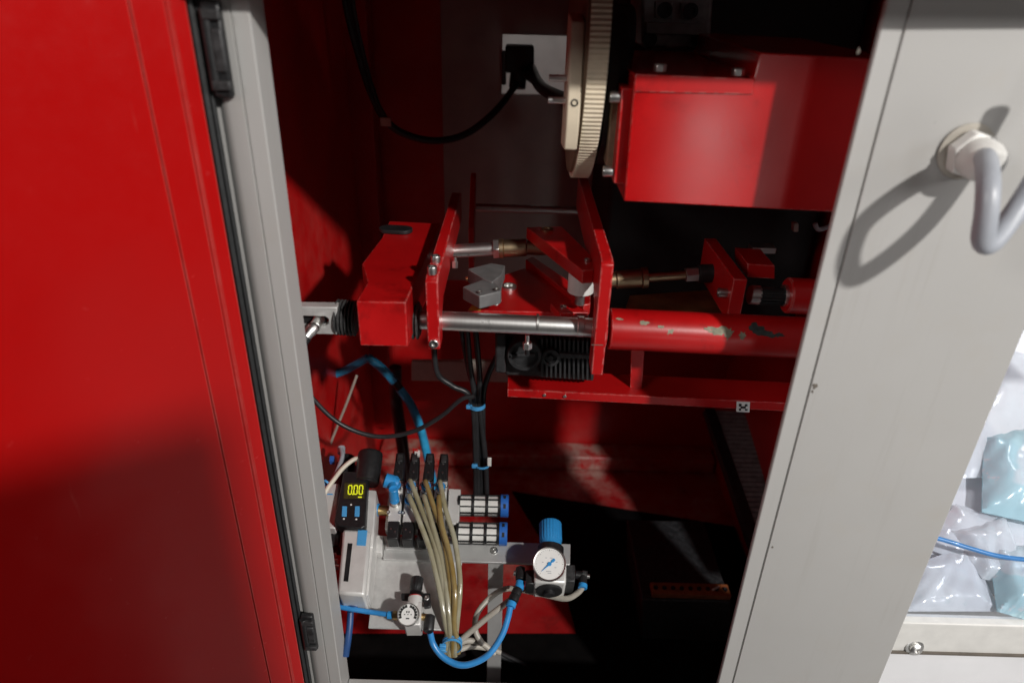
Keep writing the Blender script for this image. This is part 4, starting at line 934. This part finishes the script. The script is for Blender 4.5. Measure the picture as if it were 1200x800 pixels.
# elbows
EL = thing('elbow_fitting', 'black elbow fitting with blue ring on the post side of the regulator', 'elbow', Q(610, 680, .02))
MB().cyl(Q(617, 675, .030), Q(606, 674, .030), 5.2 * QS).build('arm', 'black_plastic', EL)
MB().lathe(Q(610, 664, .032), -QU, [(0, .004), (.002, .0068), (.018, .0068), (.019, .006)], 24).build('body', 'black_plastic', EL)
MB().cyl(Q(604.5, 671.5, .036), Q(602, 671, .036), .0034).build('silver_plug', 'zinc', EL)
MB().cyl(Q(610, 681, .032), Q(608, 690, .032), .0062).build('ring', 'blue_plastic', EL)
MB().lathe(Q(607.5, 689, .034), Q(599, 708, .034) - Q(607.5, 689, .034), [(0, .0052), (.003, .0068), (.010, .0068), (.011, .0055), (.013, .007), (.019, .007), (.020, .005)], 24).build('joiner', 'black_plastic', EL)
MB().cyl(Q(600, 705, .034), Q(598, 711, .034), .0066).build('collar', 'blue_plastic', EL)
ER = thing('elbow_fitting', 'black elbow fitting with silver plug on the free end of the regulator', 'elbow', Q(683, 683, .02))
MB().cyl(Q(674, 673, .030), Q(684, 674, .030), 4.6 * QS).build('arm', 'black_plastic', ER)
MB().cyl(Q(682, 673, .030), Q(688, 674, .030), .0062).build('body', 'black_worn', ER)
MB().cyl(Q(686.5, 674.5, .030), Q(691, 675, .030), .0034).build('silver_plug', 'zinc', ER)
MB().cyl(Q(683, 675, .030), Q(683, 685, .030), .0060).build('outlet', 'black_plastic', ER)
MB().cyl(Q(683, 684, .030), Q(682.5, 689, .030), .0064).build('ring', 'blue_plastic', ER)
# ---- small regulator
SR = thing('small_regulator', 'small pressure regulator with black knob and white dial on the bracket plate', 'regulator', Q(484, 735, 0))
qprism([(470, 694), (504, 694), (505, 711), (497, 712), (496, 703), (470, 702)], .016, .021).build('mount', 'black_plastic', SR, .0015)
p = Q(500, 700, .021); bolt('mount_screw', p, QN, .0035, .0015, 'zinc', SR)
kb2 = Q(487, 694, .028)
knob(kb2, QU, 7.0 * QS, 17 * QS, 'black_plastic', SR, 14)
MB().lathe(Q(486.5, 700, .028), QU, [(0, .0085), (.0018, .0085)], 28).build('red_ring', 'red', SR)
MB().cyl(Q(486, 712, .028), Q(486.5, 699.5, .028), .0095, seg=28).build('bonnet', 'silver_body', SR)
qprism([(472, 704), (494, 704), (493, 732), (473, 732)], .0, .036).build('body', 'silver_body', SR, .002)
g2 = Q(478, 719.5, .050); r2 = 12 * QS * .96
ga2 = MB().lathe(g2 - gn * .010, gn, [(0, r2 * .9), (.003, r2), (.010, r2), (.0108, r2 * .95), (.0098, r2 * .9), (.009, r2 * .88)], 40).build('gauge', 'steel', SR)
MB().lathe(g2 - gn * .001, gn, [(0, r2 * .885), (.0006, r2 * .885)], 40).build('dial', 'dial_white', ga2)
arc = MB()
for k in range(13):
    if k in (6,): continue
    an = R(200 - k * 18.3); d = du * math.cos(an) + dvu * math.sin(an); t_ = gn.cross(d)
    arc.box(g2 + d * r2 * .73 - gn * .0002, r2 * .24, r2 * .21, .0004, (d, t_, gn))
arc.build('scale_band', 'black_matt', ga2)
pr2 = MB()
for (x, y, ww, hh) in ((-.12, .22, .10, .16), (.08, .22, .10, .16), (-.3, 0, .10, .08), (.0, .0, .10, .06), (.3, 0, .10, .08), (0, -.34, .30, .10)):
    pr2.box(on_dial(g2, x, y, r2, -.0002), r2 * ww, r2 * hh, .0004, (du, dvu, gn))
pr2.build('print', 'dark_iron', ga2)
MB().cyl(Q(458, 720.5, .026), Q(473, 721, .026), .0040).build('inlet', 'brass', SR)
MB().hexa(Q(461, 720.5, .026), Q(466, 720.7, .026), .0058).build('inlet_nut', 'brass', SR)
MB().cyl(Q(454, 720, .026), Q(460, 720.3, .026), .0052).build('inlet_ring', 'blue_plastic', SR)
MB().cyl(Q(492, 722, .026), Q(502, 723, .026), .0044).build('outlet', 'brass', SR)
MB().lathe(Q(504, 720, .026), -QU, [(0, .004), (.002, .0072), (.020, .0070), (.022, .006)], 24).build('elbow', 'black_plastic', SR)
# ---- filter and sensor column on the left
FS = thing('air_filter', 'silver air filter bowl with sight slot and blue label beside the jamb', 'air filter', Q(412, 690, .0))
qprism([(401.5, 619), (434.5, 621), (427.5, 697.5), (395, 695)], .004, .060).build('bowl_guard', 'silver_body', FS, .004)
qprism([(434.6, 622), (439, 624), (431.5, 697), (427.8, 697)], .008, .048).build('side_rib', 'silver_body', FS, .001)
qprism([(407.5, 636), (413, 636.3), (408, 681), (402.5, 680.5)], .0588, .0603).build('sight_glass', 'dark_iron', FS)
qprism([(419.5, 620.6), (430.5, 621), (428.5, 639), (418, 638.4)], .0588, .0606).build('label', 'blue_label', FS)
qprism([(430, 573), (441, 574), (437, 642), (426, 640)], .006, .050).build('module_block', 'silver_body', FS, .002)
qprism([(437, 626), (449, 627), (447, 647), (435, 646)], .002, .018).build('clamp', 'silver_body', FS, .001)
qprism([(372, 566), (398, 566), (393, 619), (372, 617)], .004, .046).build('side_module', 'silver_body', FS, .002)
qprism([(382, 578), (390, 578), (390, 579.3), (382, 579.3)], .046, .0464).build('print', 'blue_label', FS)
qprism([(378, 620), (400, 620), (397, 640), (378, 638)], .002, .03).build('lower_port', 'black_plastic', FS, .002)
for t in range(3):
    p = Q(396 + t * 2 - 9, 650 + t * 7, .02); MB().cyl(p, p + X3 * .008, .004).build('port_screw', 'zinc', FS)
MB().cyl(Q(409, 698, .03), Q(406, 706, .03), .010).build('drain', 'black_plastic', FS)
kn = Q(428, 576, .050)
kax2 = (QU * .97 + QN * .2).normalized()
KN = thing('filter_knob', 'round black locking knob with a blue mark behind the digital sensor', 'knob', kn)
r3 = 15.2 * QS
MB().lathe(kn + kax2 * .012, kax2, [(0, r3 * .92), (.002, r3 * .92), (.003, r3), (.046, r3), (.049, r3 * .96), (.050, r3 * .90), (.050, 1e-4)], 40).build('cap', 'black_plastic', KN)
q = Q(437, 543, .052 + r3 * .86); MB().prism([q, q + X3 * .0045, q + X3 * .0045 + QU * .010, q + QU * .010], QN * .0022).build('mark', 'blue_label', KN)
# digital sensor
DS = thing('pressure_sensor', 'black digital pressure sensor reading 0.00 in yellow digits', 'sensor', Q(410, 612, .05))
sh0, sh1 = .0465, .066
qprism([(402.5, 552), (431.5, 552.5), (428, 616), (423, 619), (397, 616), (391.5, 611)], sh0, sh1).build('case', 'black_plastic', DS, .0015)
qprism([(404, 565.5), (428.5, 565.8), (427, 584), (402.5, 583.7)], sh1 - .0003, sh1 + .0004).build('display', 'lcd_ghost', DS)
def digit(cx, cy, segs, nm):
    mb = MB(); W, H, T = 3.9, 10.2, 1.15
    S = {'a': (0, -1, 1), 'd': (0, 1, 1), 'b': (1, -.5, 0), 'c': (1, .5, 0), 'e': (-1, .5, 0), 'f': (-1, -.5, 0), 'g': (0, 0, 1)}
    for s in segs:
        x, y, hz = S[s]; px_ = cx + x * W / 2 - (y * H / 2) * .09; py_ = cy + y * H / 2
        a, b = (W / 2 - .35, T / 2) if hz else (T / 2, H / 4 - .35)
        if not hz: py_ = cy + y * H / 2
        mb.prism(qpoly([(px_ - a, py_ - b), (px_ + a, py_ - b), (px_ + a, py_ + b), (px_ - a, py_ + b)], sh1 + .0004), QN * .0004)
    return mb.build(nm, 'lcd', DS)
for cx in (410.3, 416.8, 423): digit(cx, 573.6, 'abcdef', 'digit')
qprism([(412.9, 578.0), (414.2, 578.0), (414.1, 579.4), (412.8, 579.4)], sh1 + .0004, sh1 + .0008).build('decimal_point', 'lcd', DS)
qprism([(419.5, 581.5), (424, 581.5), (424, 582.7), (419.5, 582.7)], sh1 + .0004, sh1 + .0008).build('unit_mark', 'lcd', DS)
for x in (403.5, 418.5):
    qprism([(x - 2.6, 592.5), (x + 3.0, 592.5), (x + 2.4, 604.5), (x - 3.2, 604.5)], sh1 - .001, sh1 + .0012).build('button', 'blue_label', DS, .0006)
for x, y in ((403, 607.5), (417.5, 608), (411.5, 591)):
    qprism([(x - 1, y - .8), (x + 1, y - .8), (x + 1, y + .8), (x - 1, y + .8)], sh1 - .0002, sh1 + .0004).build('print_mark', 'dial_white', DS)
p = Q(411.5, 595.5, sh1); MB().lathe(p, QN, [(0, .0022), (.0008, .0022), (.0008, 1e-4)], 14).build('led', 'dark_iron', DS)
# connector and cables of the sensor
CN = thing('sensor_plug', 'angled black sensor plug with silver ring on the digital sensor', 'plug', Q(427, 551, .05))
MB().cyl(Q(427.5, 553, .060), Q(427, 546, .060), .0052).build('silver_ring', 'zinc', CN)
MB().cyl(Q(427, 548, .060), Q(425, 537, .062), .0062).build('body', 'black_plastic', CN)
tag(MB().tube([Q(*m_) for m_ in ((425, 537, .062), (415, 538, .066), (402, 548, .066), (391, 562, .066), (382, 575, .062), (374, 592, .055), (370, 605, .05))], .0034, 12).build('sensor_cable', 'white_cable'), 'cream sensor cable arching from the angled plug to the jamb', 'cable')
tag(MB().tube([Q(*m_) for m_ in ((400, 526, .05), (401, 535, .055), (396, 550, .058), (388, 565, .060), (378, 580, .056), (371, 596, .05))], .0034, 12).build('sensor_cable', 'grey_cable'), 'grey sensor cable beside the cream one, from the small dark plug', 'cable')
qtie(Q(382.5, 566, .061), QU * 1 + X3 * .6, .0068, 'cable_tie', 'blue cable tie holding the cream and grey sensor cables together', .003)
SP = thing('pressure_switch', 'dark cylindrical pressure switch with blue marks close to the jamb', 'switch', Q(398, 560, .02))
MB().lathe(Q(399, 575, .020), QU, [(0, .016), (.045, .016), (.047, .013), (.060, .013), (.062, .009)], 28).build('body', 'black_plastic', SP)
for x, y in ((389, 537), (400, 538)):
    qprism([(x - 2.6, y - 3), (x + 2.6, y - 3), (x + 2, y + 3), (x - 3, y + 3)], .030, .039).build('mark', 'blue_cap', SP)
MB().cyl(Q(400, 531, .04), Q(400, 524, .04), .006).build('plug', 'grey_cable', SP)
NP = thing('brass_coupling', 'brass coupling with teal ring between filter and valve island', 'coupling', Q(446, 606, .015))
MB().cyl(Q(438, 597, .026), Q(457, 598.5, .026), .0075).build('nipple', 'brass', NP)
MB().cyl(Q(440, 597, .026), Q(444, 597.3, .026), .0095).build('ring', 'blue_plastic', NP)
# blue fittings and hose below the filter
BF = thing('hose_fitting', 'dark blue hose fitting below the filter bowl near the sill', 'fitting', Q(405, 716, .0))
MB().cyl(Q(394, 701, .022), Q(412, 702, .022), .0072).build('arm', 'blue_dark', BF)
MB().cyl(Q(410, 702, .022), Q(416, 714, .018), .0075).build('elbow', 'blue_dark', BF)
MB().cyl(Q(404, 705, .02), Q(403, 712, .02), .005).build('nut', 'zinc', BF)
tag(MB().tube([Q(*m_) for m_ in ((411, 712, .012), (410, 730, .004), (408, 748, -.006), (405, 768, -.02))], .0046, 14).build('drain_hose', 'blue_dark'), 'dark blue drain hose hanging down behind the jamb', 'hose')
